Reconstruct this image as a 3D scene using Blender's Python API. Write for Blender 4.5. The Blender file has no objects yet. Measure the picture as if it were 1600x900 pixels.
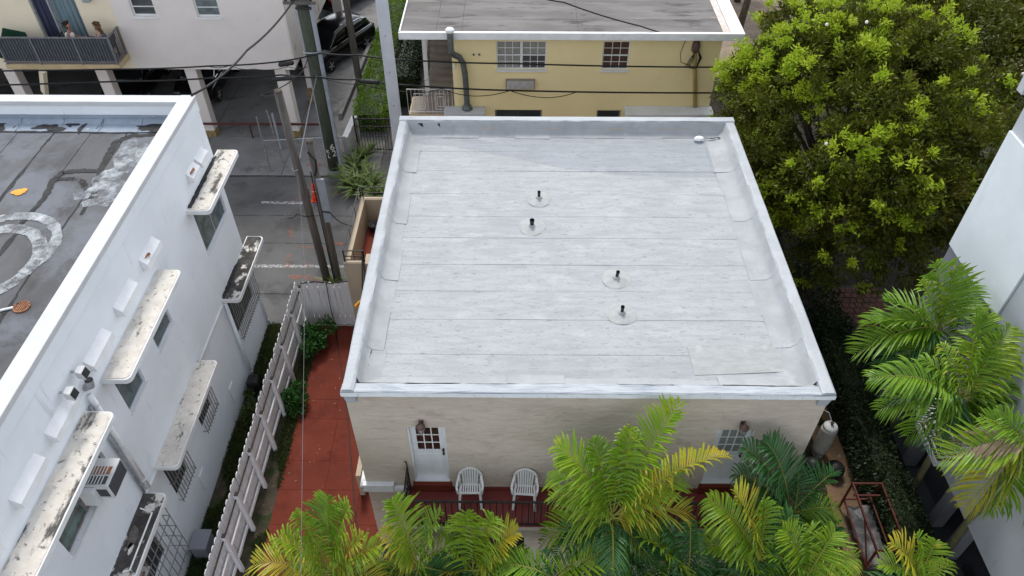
import bpy, bmesh, math, random
import numpy as np
from mathutils import Vector, Matrix, noise

R = math.radians
scene = bpy.context.scene
C = scene.collection

# ------------------------------------------------------------------ camera
cam_d = bpy.data.cameras.new('camera')
cam = bpy.data.objects.new('camera', cam_d)
C.objects.link(cam)
cam.location = (0, 0, 17.8)
cam.rotation_euler = (R(90 - 44.1), 0, R(0.52))
cam_d.sensor_width = 36
cam_d.lens = 26.5
cam_d.clip_start = 0.1
cam_d.clip_end = 2000
scene.camera = cam

# ------------------------------------------------------------------ light
SUN_EL, SUN_AZ = 58.0, -10.0          # azimuth measured from +Y towards +X
world = bpy.data.worlds.new('World')
scene.world = world
world.use_nodes = True
nt = world.node_tree
sky = nt.nodes.new('ShaderNodeTexSky')
sky.sky_type = 'NISHITA'
sky.sun_disc = False
sky.sun_elevation = R(SUN_EL)
sky.sun_rotation = R(SUN_AZ)
sky.air_density = 1.0
sky.dust_density = 0.5
sky.ozone_density = 0.6
bg = nt.nodes['Background']
bg.inputs['Strength'].default_value = 0.15
hs = nt.nodes.new('ShaderNodeHueSaturation')     # thin overcast: greyer than a clear sky
hs.inputs['Saturation'].default_value = 0.32
nt.links.new(sky.outputs[0], hs.inputs['Color'])
nt.links.new(hs.outputs[0], bg.inputs['Color'])

sun_d = bpy.data.lights.new('sun', 'SUN')
sun_d.energy = 1.2
sun_d.angle = R(12)
sun_d.color = (1.0, 0.95, 0.86)
sun = bpy.data.objects.new('sun', sun_d)
C.objects.link(sun)
sdir = Vector((math.sin(R(SUN_AZ)) * math.cos(R(SUN_EL)), math.cos(R(SUN_AZ)) * math.cos(R(SUN_EL)), math.sin(R(SUN_EL))))
sun.rotation_euler = sdir.to_track_quat('Z', 'Y').to_euler()
sun.location = (0, 0, 40)

vs = scene.view_settings
vs.view_transform = 'Standard'
vs.look = 'None'
vs.gamma = 1
vs.use_curve_mapping = False
vs.exposure = 1.17

# ------------------------------------------------------------------ materials
def mat(name, c1, c2=None, scale=2.0, rough=0.8, bump=0.0, bscale=40.0, stretch=(1, 1, 1), spots=(), metal=0.0, spec=0.3,
        transl=0.0, detail=5.0, bstretch=(1, 1, 1), lo=0.35, hi=0.65):
    m = bpy.data.materials.new(name)
    m.use_nodes = True
    n = m.node_tree.nodes
    l = m.node_tree.links
    p = n['Principled BSDF']
    p.inputs['Roughness'].default_value = rough
    p.inputs['Metallic'].default_value = metal
    p.inputs['Specular IOR Level'].default_value = spec
    geo = n.new('ShaderNodeNewGeometry')

    def nz(sc, st, det=detail, rg=0.6):
        mp = n.new('ShaderNodeMapping')
        mp.inputs['Scale'].default_value = st
        l.new(geo.outputs['Position'], mp.inputs['Vector'])
        t = n.new('ShaderNodeTexNoise')
        t.inputs['Scale'].default_value = sc
        t.inputs['Detail'].default_value = det
        t.inputs['Roughness'].default_value = rg
        l.new(mp.outputs[0], t.inputs['Vector'])
        return t.outputs['Fac']

    def rng(sock, a, b):
        r = n.new('ShaderNodeMapRange')
        r.interpolation_type = 'SMOOTHSTEP'
        r.inputs['From Min'].default_value = a
        r.inputs['From Max'].default_value = b
        l.new(sock, r.inputs['Value'])
        return r.outputs[0]

    col = None
    if c2 is not None:
        mx = n.new('ShaderNodeMix')
        mx.data_type = 'RGBA'
        mx.inputs[6].default_value = (*c1, 1)
        mx.inputs[7].default_value = (*c2, 1)
        l.new(rng(nz(scale, stretch), lo, hi), mx.inputs[0])
        col = mx.outputs[2]
    for sp in spots:
        sc_, sscale, a, b = sp[0], sp[1], sp[2], sp[3]
        st = sp[4] if len(sp) > 4 else (1, 1, 1)
        amt = sp[5] if len(sp) > 5 else 1.0
        f = rng(nz(sscale, st, 6.0, 0.65), a, b)
        if amt != 1.0:
            mm = n.new('ShaderNodeMath')
            mm.operation = 'MULTIPLY'
            mm.inputs[1].default_value = amt
            l.new(f, mm.inputs[0])
            f = mm.outputs[0]
        mx = n.new('ShaderNodeMix')
        mx.data_type = 'RGBA'
        if col is None:
            mx.inputs[6].default_value = (*c1, 1)
        else:
            l.new(col, mx.inputs[6])
        mx.inputs[7].default_value = (*sc_, 1)
        l.new(f, mx.inputs[0])
        col = mx.outputs[2]
    if col is None:
        p.inputs['Base Color'].default_value = (*c1, 1)
    else:
        l.new(col, p.inputs['Base Color'])
    if bump:
        bp = n.new('ShaderNodeBump')
        bp.inputs['Strength'].default_value = min(1.0, bump)
        bp.inputs['Distance'].default_value = 0.02 if bump <= 1 else 0.02 * bump
        l.new(nz(bscale, bstretch, 4.0), bp.inputs['Height'])
        l.new(bp.outputs[0], p.inputs['Normal'])
    if transl:
        tr = n.new('ShaderNodeBsdfTranslucent')
        if col is None:
            tr.inputs['Color'].default_value = (*c1, 1)
        else:
            l.new(col, tr.inputs['Color'])
        ms = n.new('ShaderNodeMixShader')
        ms.inputs[0].default_value = transl
        out = n['Material Output']
        l.new(p.outputs[0], ms.inputs[1])
        l.new(tr.outputs[0], ms.inputs[2])
        l.new(ms.outputs[0], out.inputs['Surface'])
    return m

def patchy(name, col, scale, a, b, rough=0.8):
    """paint or tar worn through in places: own colour with a transparent noise mask"""
    m = mat(name, col, tuple(min(1, x * 1.15 + .01) for x in col), 9, rough)
    n = m.node_tree.nodes
    l = m.node_tree.links
    geo = n.new('ShaderNodeNewGeometry')
    t = n.new('ShaderNodeTexNoise')
    t.inputs['Scale'].default_value = scale
    t.inputs['Detail'].default_value = 6
    t.inputs['Roughness'].default_value = .7
    l.new(geo.outputs['Position'], t.inputs['Vector'])
    r = n.new('ShaderNodeMapRange')
    r.inputs['From Min'].default_value = a
    r.inputs['From Max'].default_value = b
    l.new(t.outputs['Fac'], r.inputs['Value'])
    tb = n.new('ShaderNodeBsdfTransparent')
    ms = n.new('ShaderNodeMixShader')
    l.new(r.outputs[0], ms.inputs[0])
    l.new(tb.outputs[0], ms.inputs[1])
    l.new(n['Principled BSDF'].outputs[0], ms.inputs[2])
    l.new(ms.outputs[0], n['Material Output'].inputs['Surface'])
    return m

def film(name, col, a, rough=.7):
    m = mat(name, col, None, rough=rough)
    n = m.node_tree.nodes
    l = m.node_tree.links
    tb = n.new('ShaderNodeBsdfTransparent')
    ms = n.new('ShaderNodeMixShader')
    ms.inputs[0].default_value = a
    l.new(tb.outputs[0], ms.inputs[1])
    l.new(n['Principled BSDF'].outputs[0], ms.inputs[2])
    l.new(ms.outputs[0], n['Material Output'].inputs['Surface'])
    return m

def glassy(name, col, rough=0.08):
    m = mat(name, col, tuple(x * 1.6 + .01 for x in col), 1.3, rough, spec=0.6)
    return m

M = {}
DK = (.03, .03, .03)
M['roofcoat'] = mat('roof_coating', (.36, .374, .388), (.31, .322, .335), 1.2, .75, .35, 9, (1, 5, 1),
                    [((.36, .375, .385), 2.2, .50, .68, (.7, 7, 1), .75), ((.24, .25, .26), 9, .62, .71, (1, 2.2, 1), .6),
                     ((.15, .155, .16), 22, .67, .73, (1, 1.5, 1), .8), ((.17, .175, .18), 4.5, .585, .66, (1, 3.0, 1), .5), ((.24, .245, .25), .45, .50, .70, (1, 1, 1), .35), ((.21, .215, .22), 13, .56, .68, (1, 1.5, 1), .5), ((.47, .48, .49), 1.1, .55, .7, (1, 2.5, 1), .4)], bstretch=(1, 6, 1))
M['roofflash'] = mat('roof_flashing', (.35, .363, .374), (.30, .311, .32), 1.7, .75, .5, 7, (1, 1, 1),
                     [((.33, .335, .33), 3, .54, .7, (1, 1, 1), .7), ((.42, .435, .445), 1.5, .55, .7, (1, 1, 1), .6),
                      ((.17, .18, .19), 13, .68, .74, (1, 1, 1), .6)])
M['roofedge'] = mat('roof_edge', (.40, .42, .44), (.35, .37, .385), 2, .7, .3, 12, (1, 1, 1),
                    [((.27, .31, .35), 5, .57, .7, (.5, 3, 3), .7), ((.12, .12, .13), 18, .68, .73, (1, 1, .4), .7)])
M['frontcap'] = mat('stained_front_cap', (.42, .445, .47), (.36, .385, .41), 2, .7, .4, 12, (.6, 3, 1),
                   [((.25, .285, .33), 3.2, .47, .62, (.45, 5, 1), .8), ((.07, .075, .085), 12, .64, .70, (.4, 3, 1), .8)])
M['fasciawhite'] = mat('white_fascia', (.82, .85, .87), (.74, .77, .79), 3, .7, .2, 15, spots=[((.36, .39, .43), 9, .58, .68, (3, 1, .35), .7)])
M['roofpatch'] = mat('roof_patch', (.345, .355, .355), (.30, .31, .31), 3, .75, .3, 14, (1, 3, 1), [((.38, .39, .39), 3, .55, .7)])
M['skirt'] = mat('vent_skirt', (.30, .31, .31), (.35, .36, .36), 5, .6, .3, 20, spots=[((.3, .32, .32), 12, .6, .7)])
M['pooledshade'] = film('water_stain', (.28, .335, .38), .18)  # blue-grey film for the painted shadow wedge on the roof
M['blackpipe'] = mat('black_pipe', (.012, .012, .013), (.03, .03, .03), 8, .5)
M['stucco'] = mat('cream_stucco', (.58, .505, .425), (.53, .455, .38), 1.6, .9, 1.5, 6, (1, 1, 2),
                  [((.66, .59, .50), 2.2, .56, .7, (1, 1, 3), .6), ((.36, .30, .235), 1.3, .55, .72, (1, 1, 1.5), .6), ((.28, .23, .175), 3.3, .61, .73, (1, 1, 2.5), .7), ((.2, .17, .13), 11, .7, .75, (1, 1, 1), .6)],
                  bstretch=(.7, 1, 1.7))
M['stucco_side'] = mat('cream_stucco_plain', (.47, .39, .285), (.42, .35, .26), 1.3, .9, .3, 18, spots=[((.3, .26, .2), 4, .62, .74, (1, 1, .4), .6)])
M['whitepaint'] = mat('white_paint', (.76, .77, .78), (.70, .71, .72), 3, .55, .1, 30)
M['whitetrim'] = mat('white_trim', (.74, .745, .75), (.65, .655, .66), 2, .6, .15, 25, spots=[((.42, .41, .38), 6, .66, .74, (1, 1, .5), .5)])
M['redfloor'] = mat('red_floor', (.15, .031, .018), (.125, .026, .016), 1.3, .75, .2, 25, spec=.12, spots=[((.085, .016, .010), 1.1, .52, .70, (1, 1, 1), .75), ((.175, .045, .032), .9, .56, .70, (1, .6, 1), .6), ((.19, .06, .045), 5, .64, .74, (1, 1, 1), .5), ((.08, .04, .035), 17, .69, .73, (1, 1, 1), .6)])
M['reddeck'] = mat('red_terrace', (.20, .042, .036), (.16, .036, .03), 2, .42, .15, 30, spots=[((.09, .075, .07), 3.2, .58, .70, (1, 1, 1), .75)])
M['iron'] = mat('wrought_iron', (.015, .014, .014), (.03, .026, .024), 12, .55)
M['rustiron'] = mat('red_oxide_iron', (.10, .019, .012), (.065, .015, .011), 5, .6, .2, 30, spots=[((.18, .09, .07), 8, .6, .7)])
M['curtainred'] = mat('brown_glass', (.075, .03, .022), (.035, .016, .012), 7, .18, spec=.5, stretch=(5, 1, .3))
M['glass_dark'] = glassy('dark_glass', (.02, .025, .028))
M['glass_grey'] = mat('grey_blind_glass', (.30, .31, .29), (.22, .23, .22), 5, .2, spec=.5, stretch=(1, 1, 8))
M['glass_teal'] = mat('teal_jalousie', (.06, .085, .09), (.13, .16, .165), 3, .15, spec=.6)
M['glass_room'] = mat('room_glass', (.05, .085, .075), (.13, .19, .17), 2.4, .1, spec=.6, spots=[((.35, .42, .4), 3.4, .62, .7), ((.015, .02, .02), 5, .6, .68)])
M['lampmetal'] = mat('lamp_metal', (.10, .055, .045), (.16, .10, .09), 9, .5, .1, 30, spots=[((.3, .25, .23), 14, .6, .7)])
M['chrome'] = mat('brass_knob', (.05, .045, .04), None, rough=.3, metal=.8)
M['plastic'] = mat('white_plastic', (.78, .78, .76), (.70, .70, .68), 6, .45, spots=[((.5, .49, .46), 9, .66, .74, (1, 1, .5), .4)])
# left house
M['lwall'] = mat('white_wall', (.77, .80, .835), (.72, .75, .785), .9, .85, .15, 18, spots=[((.60, .64, .68), 1.6, .57, .75, (1, 1, .5), .5), ((.42, .43, .44), 5, .60, .75, (1, 1, .12), .5), ((.25, .25, .25), 9, .68, .76, (1, 1, .3), .5)])
M['lwhite'] = mat('white_coping', (.53, .535, .54), (.49, .495, .50), 3, .7, .2, 15, spots=[((.16, .16, .16), 16, .66, .72, (1, 1, 1), .75), ((.5, .49, .47), 4, .62, .72, (1, 1, 1), .5)])
M['ledge'] = mat('stained_ledge', (.63, .595, .54), (.54, .50, .445), 4, .9, .6, 12, (1, 1, 1),
                 [((.42, .33, .23), 2.4, .62, .74, (1, .5, 1), .6), ((.05, .048, .045), 1.7, .565, .66, (1.8, .7, 1), .92), ((.07, .065, .06), 9, .585, .67, (1, 1, 1), .75)])
M['ledgemid'] = mat('mouldy_ledge', (.62, .585, .53), (.54, .50, .445), 4, .9, .6, 12, (1, 1, 1),
                 [((.45, .34, .22), 2.0, .60, .74, (1, .5, 1), .6), ((.05, .048, .045), 1.5, .535, .63, (1.9, .6, 1), .92), ((.06, .055, .05), 7, .565, .65, (1, 1, 1), .8)])
M['ledgedark'] = mat('black_mould_ledge', (.075, .07, .066), (.04, .037, .035), 3, .9, .6, 12, (1, 1, 1),
                     [((.62, .59, .54), 1.8, .535, .60, (1.2, .9, 1), .95), ((.10, .07, .05), 4, .6, .7, (1, 1, 1), .6)])
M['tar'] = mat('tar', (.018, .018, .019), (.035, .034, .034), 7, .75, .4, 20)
M['tarworn'] = patchy('worn_tar', (.022, .021, .021), 5, .38, .55)
M['lroof'] = mat('grey_roll_roof', (.11, .111, .116), (.072, .071, .073), .9, .85, .3, 30, (1, .4, 1),
                 [((.155, .167, .19), .55, .45, .62, (1, 1, 1), .75), ((.06, .058, .057), 1.1, .60, .72, (1.2, .8, 1), .8), ((.04, .04, .04), 6, .64, .72, (1, .5, 1), .6)])
M['lroofblue'] = mat('blue_grey_flashing', (.27, .315, .38), (.22, .26, .315), 2, .75, .2, 20, spots=[((.04, .04, .045), 3, .70, .74), ((.5, .55, .6), 4, .62, .72)])
M['swirl'] = patchy('white_brush_paint', (.46, .485, .505), 3.0, .34, .74)
M['splash'] = patchy('white_splash', (.42, .45, .475), 3.2, .40, .75)
M['orange'] = mat('orange_paint', (.75, .34, .05), (.65, .25, .03), 5, .7)
M['rust'] = mat('rust', (.22, .09, .045), (.35, .18, .10), 12, .9, .4, 40, spots=[((.05, .03, .02), 16, .55, .65)])
M['greymetal'] = mat('grey_metal', (.36, .37, .39), (.27, .28, .30), 5, .5, .1, 30, metal=.2)
M['tarp'] = mat('grey_tarp', (.16, .16, .165), (.10, .10, .105), 4, .6, .3, 20)
M['bars'] = mat('old_bars', (.24, .23, .22), (.15, .13, .12), 8, .7, spots=[((.22, .11, .07), 8, .6, .68)])
# fence, ground
M['fence'] = mat('grey_white_boards', (.78, .78, .80), (.70, .70, .72), 2.2, .85, .35, 14, (6, 6, .6), [((.42, .39, .40), 4, .6, .74, (4, 4, .5), .6)], bstretch=(9, 9, .7))
M['asphalt'] = mat('alley_concrete', (.115, .113, .111), (.088, .086, .085), .55, .9, .35, 60, (1, 1, 1),
                   [((.062, .06, .06), .8, .52, .66, (1, 1, 1), .8), ((.23, .225, .22), 1.6, .6, .74, (.6, 2, 1), .5), ((.05, .05, .05), 5, .65, .73, (1, 1, 1), .6), ((.26, .25, .24), 40, .62, .72, (1, 1, 1), .25)])
M['concrete'] = mat('car_park_concrete', (.21, .205, .20), (.165, .16, .157), .8, .85, .3, 50, (1, 1, 1),
                    [((.09, .088, .087), .9, .53, .68, (1, 1, 1), .8), ((.30, .29, .28), 1.3, .6, .72, (.7, 1.5, 1), .5), ((.055, .055, .055), 6, .66, .74, (1, 1, 1), .6)])
M['soil'] = mat('soil', (.085, .065, .045), (.05, .042, .03), 3, .95, .8, 25, spots=[((.16, .14, .10), 9, .58, .7), ((.03, .045, .015), 2, .5, .62)])
M['mulch'] = mat('dark_painted_shade', (.028, .022, .016), (.016, .014, .010), 3, .95, .8, 25)  # near-black ground: the tree's shade is put into its colour
M['sand'] = mat('sandy_ground', (.26, .20, .15), (.20, .16, .12), 2, .95, .6, 20, spots=[((.12, .10, .08), 3, .55, .68)])
M['dirtpath'] = mat('brown_path', (.17, .105, .06), (.13, .085, .05), 1.5, .9, .4, 20, spots=[((.24, .19, .15), 3, .58, .7), ((.06, .045, .03), 4, .6, .72)])
M['brick'] = mat('brick_paver', (.14, .06, .045), (.10, .05, .04), 6, .9, .4, 30)
M['roadwhite'] = patchy('worn_white_paint', (.36, .355, .35), 9, .38, .6)
M['sprayorange'] = patchy('orange_spray', (.50, .13, .05), 6, .45, .85)
M['slate'] = mat('slate_paving', (.055, .062, .072), (.075, .08, .09), 1.2, .75, .2, 30)
# far houses
M['apt'] = mat('cream_apartment', (.70, .64, .60), (.66, .605, .57), .8, .85, .12, 20, spots=[((.47, .44, .42), 1.5, .6, .76, (1, 1, .4), .6), ((.33, .26, .22), 4, .70, .78, (1, 1, .3), .5)])
M['aptyellow'] = mat('cream_yellow_wall', (.74, .65, .49), (.70, .615, .47), 1.1, .85, .1, 20)
M['aptside'] = mat('stained_side_wall', (.50, .46, .43), (.44, .40, .38), 1.2, .85, .2, 20, spots=[((.18, .15, .14), 2.2, .53, .68, (1, 1, .5), .75), ((.33, .2, .16), 3, .62, .7, (1, 1, .6), .6)])
M['ochre'] = mat('ochre_edge', (.52, .40, .24), (.44, .33, .19), 3, .85)
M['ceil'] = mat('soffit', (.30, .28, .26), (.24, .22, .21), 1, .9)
M['colyellow'] = mat('yellow_base_paint', (.34, .24, .10), (.22, .15, .07), 5, .8, spots=[((.10, .08, .06), 6, .55, .65)])
M['curtain'] = mat('curtain_blue', (.13, .19, .215), (.20, .27, .30), 3, .85, .3, 4, (9, 9, .15))
M['curtain2'] = mat('curtain_navy', (.03, .035, .07), (.06, .065, .11), 3, .85, .3, 4, (9, 9, .15))
M['railgrey'] = mat('grey_rail', (.13, .13, .14), (.18, .18, .19), 6, .6)
M['railpanel'] = mat('dark_panel', (.035, .042, .05), (.05, .06, .07), 4, .6)
M['yellow'] = mat('yellow_wall', (.90, .765, .43), (.86, .725, .40), .7, .85, .15, 25, spots=[((.84, .70, .38), 1.1, .57, .68, (1, 1, .8), .7), ((.46, .34, .13), 3, .66, .78, (1, 1, .25), .5)])
M['yellowtrim'] = mat('pale_yellow_pipe', (.50, .40, .16), (.44, .34, .13), 4, .7)
M['yroof'] = mat('weathered_roof', (.135, .125, .12), (.19, .18, .17), .8, .9, .4, 25, (.5, 2.5, 1),
                 [((.055, .05, .05), 1.2, .52, .66, (.5, 2, 1), .8), ((.38, .33, .29), 1.1, .63, .72, (.4, 1.6, 1), .75), ((.30, .29, .28), 7, .63, .72, (1, 2, 1), .5)])
M['sandroof'] = mat('peeling_edge', (.50, .42, .36), (.60, .55, .52), 5, .9, .4, 20)
M['duct'] = mat('corrugated_duct', (.10, .115, .11), (.15, .165, .16), 6, .5, .3, 40, metal=.4, spots=[((.22, .23, .22), 10, .6, .7)])
M['stair'] = mat('stair_concrete', (.30, .255, .22), (.25, .21, .18), 2, .85)
M['whiterail'] = mat('white_rail', (.66, .64, .62), (.52, .49, .46), 6, .6, spots=[((.28, .2, .15), 9, .64, .72)])
# right house
M['rwhite'] = mat('right_white', (.72, .76, .78), (.66, .70, .72), .7, .7, .06, 20, spots=[((.55, .58, .60), 3, .58, .75, (1, 1, .15), .5)])
M['rgrey'] = mat('right_grey', (.235, .24, .265), (.21, .215, .24), .9, .8, .06, 20)
M['rlight'] = mat('right_light_grey', (.44, .46, .49), (.40, .42, .445), .8, .75, .08, 20, spots=[((.33, .35, .37), 1.2, .55, .75, (1, 1, .5), .7), ((.27, .28, .29), 4, .6, .74, (1, 1, .12), .6)])
# plants etc
M['bark'] = mat('bark', (.06, .048, .036), (.10, .085, .065), 4, .95, .9, 12, (3, 3, .6))
M['palmstem'] = mat('palm_stem', (.20, .20, .10), (.14, .12, .07), 3, .7, .3, 14, (1, 1, 4))
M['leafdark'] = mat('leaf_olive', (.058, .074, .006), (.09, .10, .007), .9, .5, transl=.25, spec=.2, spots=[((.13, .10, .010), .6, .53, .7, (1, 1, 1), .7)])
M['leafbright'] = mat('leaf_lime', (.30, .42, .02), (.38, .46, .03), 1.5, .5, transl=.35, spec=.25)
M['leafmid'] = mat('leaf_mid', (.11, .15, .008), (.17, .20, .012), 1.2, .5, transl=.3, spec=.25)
M['hedge'] = mat('hedge_leaf', (.10, .20, .015), (.16, .26, .025), 2, .55, transl=.25)
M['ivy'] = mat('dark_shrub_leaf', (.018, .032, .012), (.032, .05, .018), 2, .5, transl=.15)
M['shrub'] = mat('shrub_leaf', (.03, .10, .02), (.05, .14, .03), 3, .5, transl=.25)
M['grass'] = mat('weed_grass', (.05, .085, .02), (.08, .10, .03), 2, .7, transl=.2)
M['strap'] = mat('strap_leaf', (.06, .11, .02), (.14, .18, .05), 3, .45, transl=.2)
M['fg'] = mat('frond_green', (.11, .23, .010), (.18, .32, .018), 3, .42, transl=.3, spec=.4)
M['fd'] = mat('frond_dark', (.03, .11, .025), (.05, .15, .035), 3, .4, transl=.25, spec=.45)
M['fy'] = mat('frond_lime', (.24, .35, .018), (.16, .30, .016), 2.5, .42, transl=.3, spec=.4, spots=[((.46, .42, .04), 4, .58, .70)])
M['fo'] = mat('frond_yellow', (.46, .38, .03), (.32, .36, .028), 2.5, .45, transl=.3, spec=.4, spots=[((.40, .24, .08), 5, .6, .7)])
M['fb'] = mat('frond_brown', (.32, .25, .17), (.22, .16, .10), 4, .8, transl=.15)
M['rachis'] = mat('frond_rib', (.28, .27, .05), (.20, .22, .04), 3, .5)
M['blossom'] = mat('white_bloom', (.75, .72, .68), (.6, .55, .5), 20, .7)
# street
M['wood_green'] = mat('green_stained_pole', (.052, .062, .042), (.075, .082, .06), 2, .9, .6, 20, (6, 6, .5), [((.03, .032, .026), 3, .55, .68, (5, 5, .6), .7), ((.13, .14, .10), 5, .62, .72, (5, 5, .5), .5)], bstretch=(8, 8, .6))
M['wood_grey'] = mat('grey_pole', (.14, .125, .112), (.09, .08, .072), 2, .9, .6, 20, (6, 6, .5), [((.2, .185, .17), 3, .57, .7, (5, 5, .6), .6)], bstretch=(8, 8, .6))
M['conc_pole'] = mat('pale_concrete_pole', (.46, .475, .51), (.41, .425, .46), 1.5, .8, .2, 25, spots=[((.2, .2, .22), 6, .70, .75)])
M['conduit'] = mat('grey_conduit', (.30, .32, .36), (.25, .27, .31), 3, .5)
M['wire'] = mat('black_wire', (.012, .012, .012), None, rough=.6)
M['wirepale'] = mat('pale_wire', (.13, .13, .14), None, rough=.5)
M['cone'] = mat('orange_red_plastic', (.62, .055, .02), (.5, .04, .015), 6, .5)
M['chalk'] = mat('white_stencil', (.6, .6, .57), None, rough=.8)
M['tank'] = mat('grey_tank', (.36, .35, .32), (.27, .26, .24), 4, .6, .2, 20, spots=[((.20, .15, .11), 6, .60, .70), ((.5, .5, .48), 4, .6, .7)])
M['carpaint'] = mat('black_car_paint', (.006, .006, .007), (.008, .008, .009), 5, .18, spec=.5)
M['tyre'] = mat('tyre', (.012, .012, .012), None, rough=.85)
M['carglass'] = mat('car_glass', (.008, .009, .01), None, rough=.06, spec=.6)
M['chromeline'] = mat('chrome', (.55, .56, .57), None, rough=.15, metal=.9)
M['tail'] = mat('tail_light', (.22, .012, .01), None, rough=.25)
M['redpaint'] = mat('dark_red_pipe', (.10, .022, .02), (.07, .018, .016), 5, .6)
M['skin'] = mat('skin', (.36, .19, .13), (.32, .165, .11), 9, .6)
M['skin2'] = mat('skin_pale', (.46, .28, .21), (.42, .25, .19), 9, .6)
M['hairdark'] = mat('dark_hair', (.02, .013, .01), (.04, .025, .018), 20, .6)
M['hairbrown'] = mat('brown_hair', (.14, .075, .035), (.09, .045, .02), 20, .6, stretch=(4, 4, .5))
M['shirt'] = mat('white_shirt', (.72, .72, .72), (.66, .66, .66), 9, .85)
M['dress'] = mat('grey_dress', (.14, .13, .17), (.10, .095, .13), 9, .85)
M['trousers'] = mat('dark_trousers', (.03, .03, .04), None, rough=.85)
M['bin'] = mat('black_bin', (.012, .013, .014), (.02, .02, .02), 6, .5)
M['binblue'] = mat('green_sheet', (.012, .05, .03), (.02, .07, .045), 4, .7)
M['yellowtag'] = mat('yellow_tag', (.75, .33, .03), None, rough=.5)
M['acwhite'] = mat('ac_casing', (.68, .69, .69), (.60, .61, .61), 4, .5, spots=[((.32, .27, .22), 8, .66, .74)])
M['acgrille'] = mat('ac_grille', (.05, .05, .055), (.09, .09, .095), 30, .7, stretch=(1, 1, 1))

# ------------------------------------------------------------------ mesh helpers
ORG = {}

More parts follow.
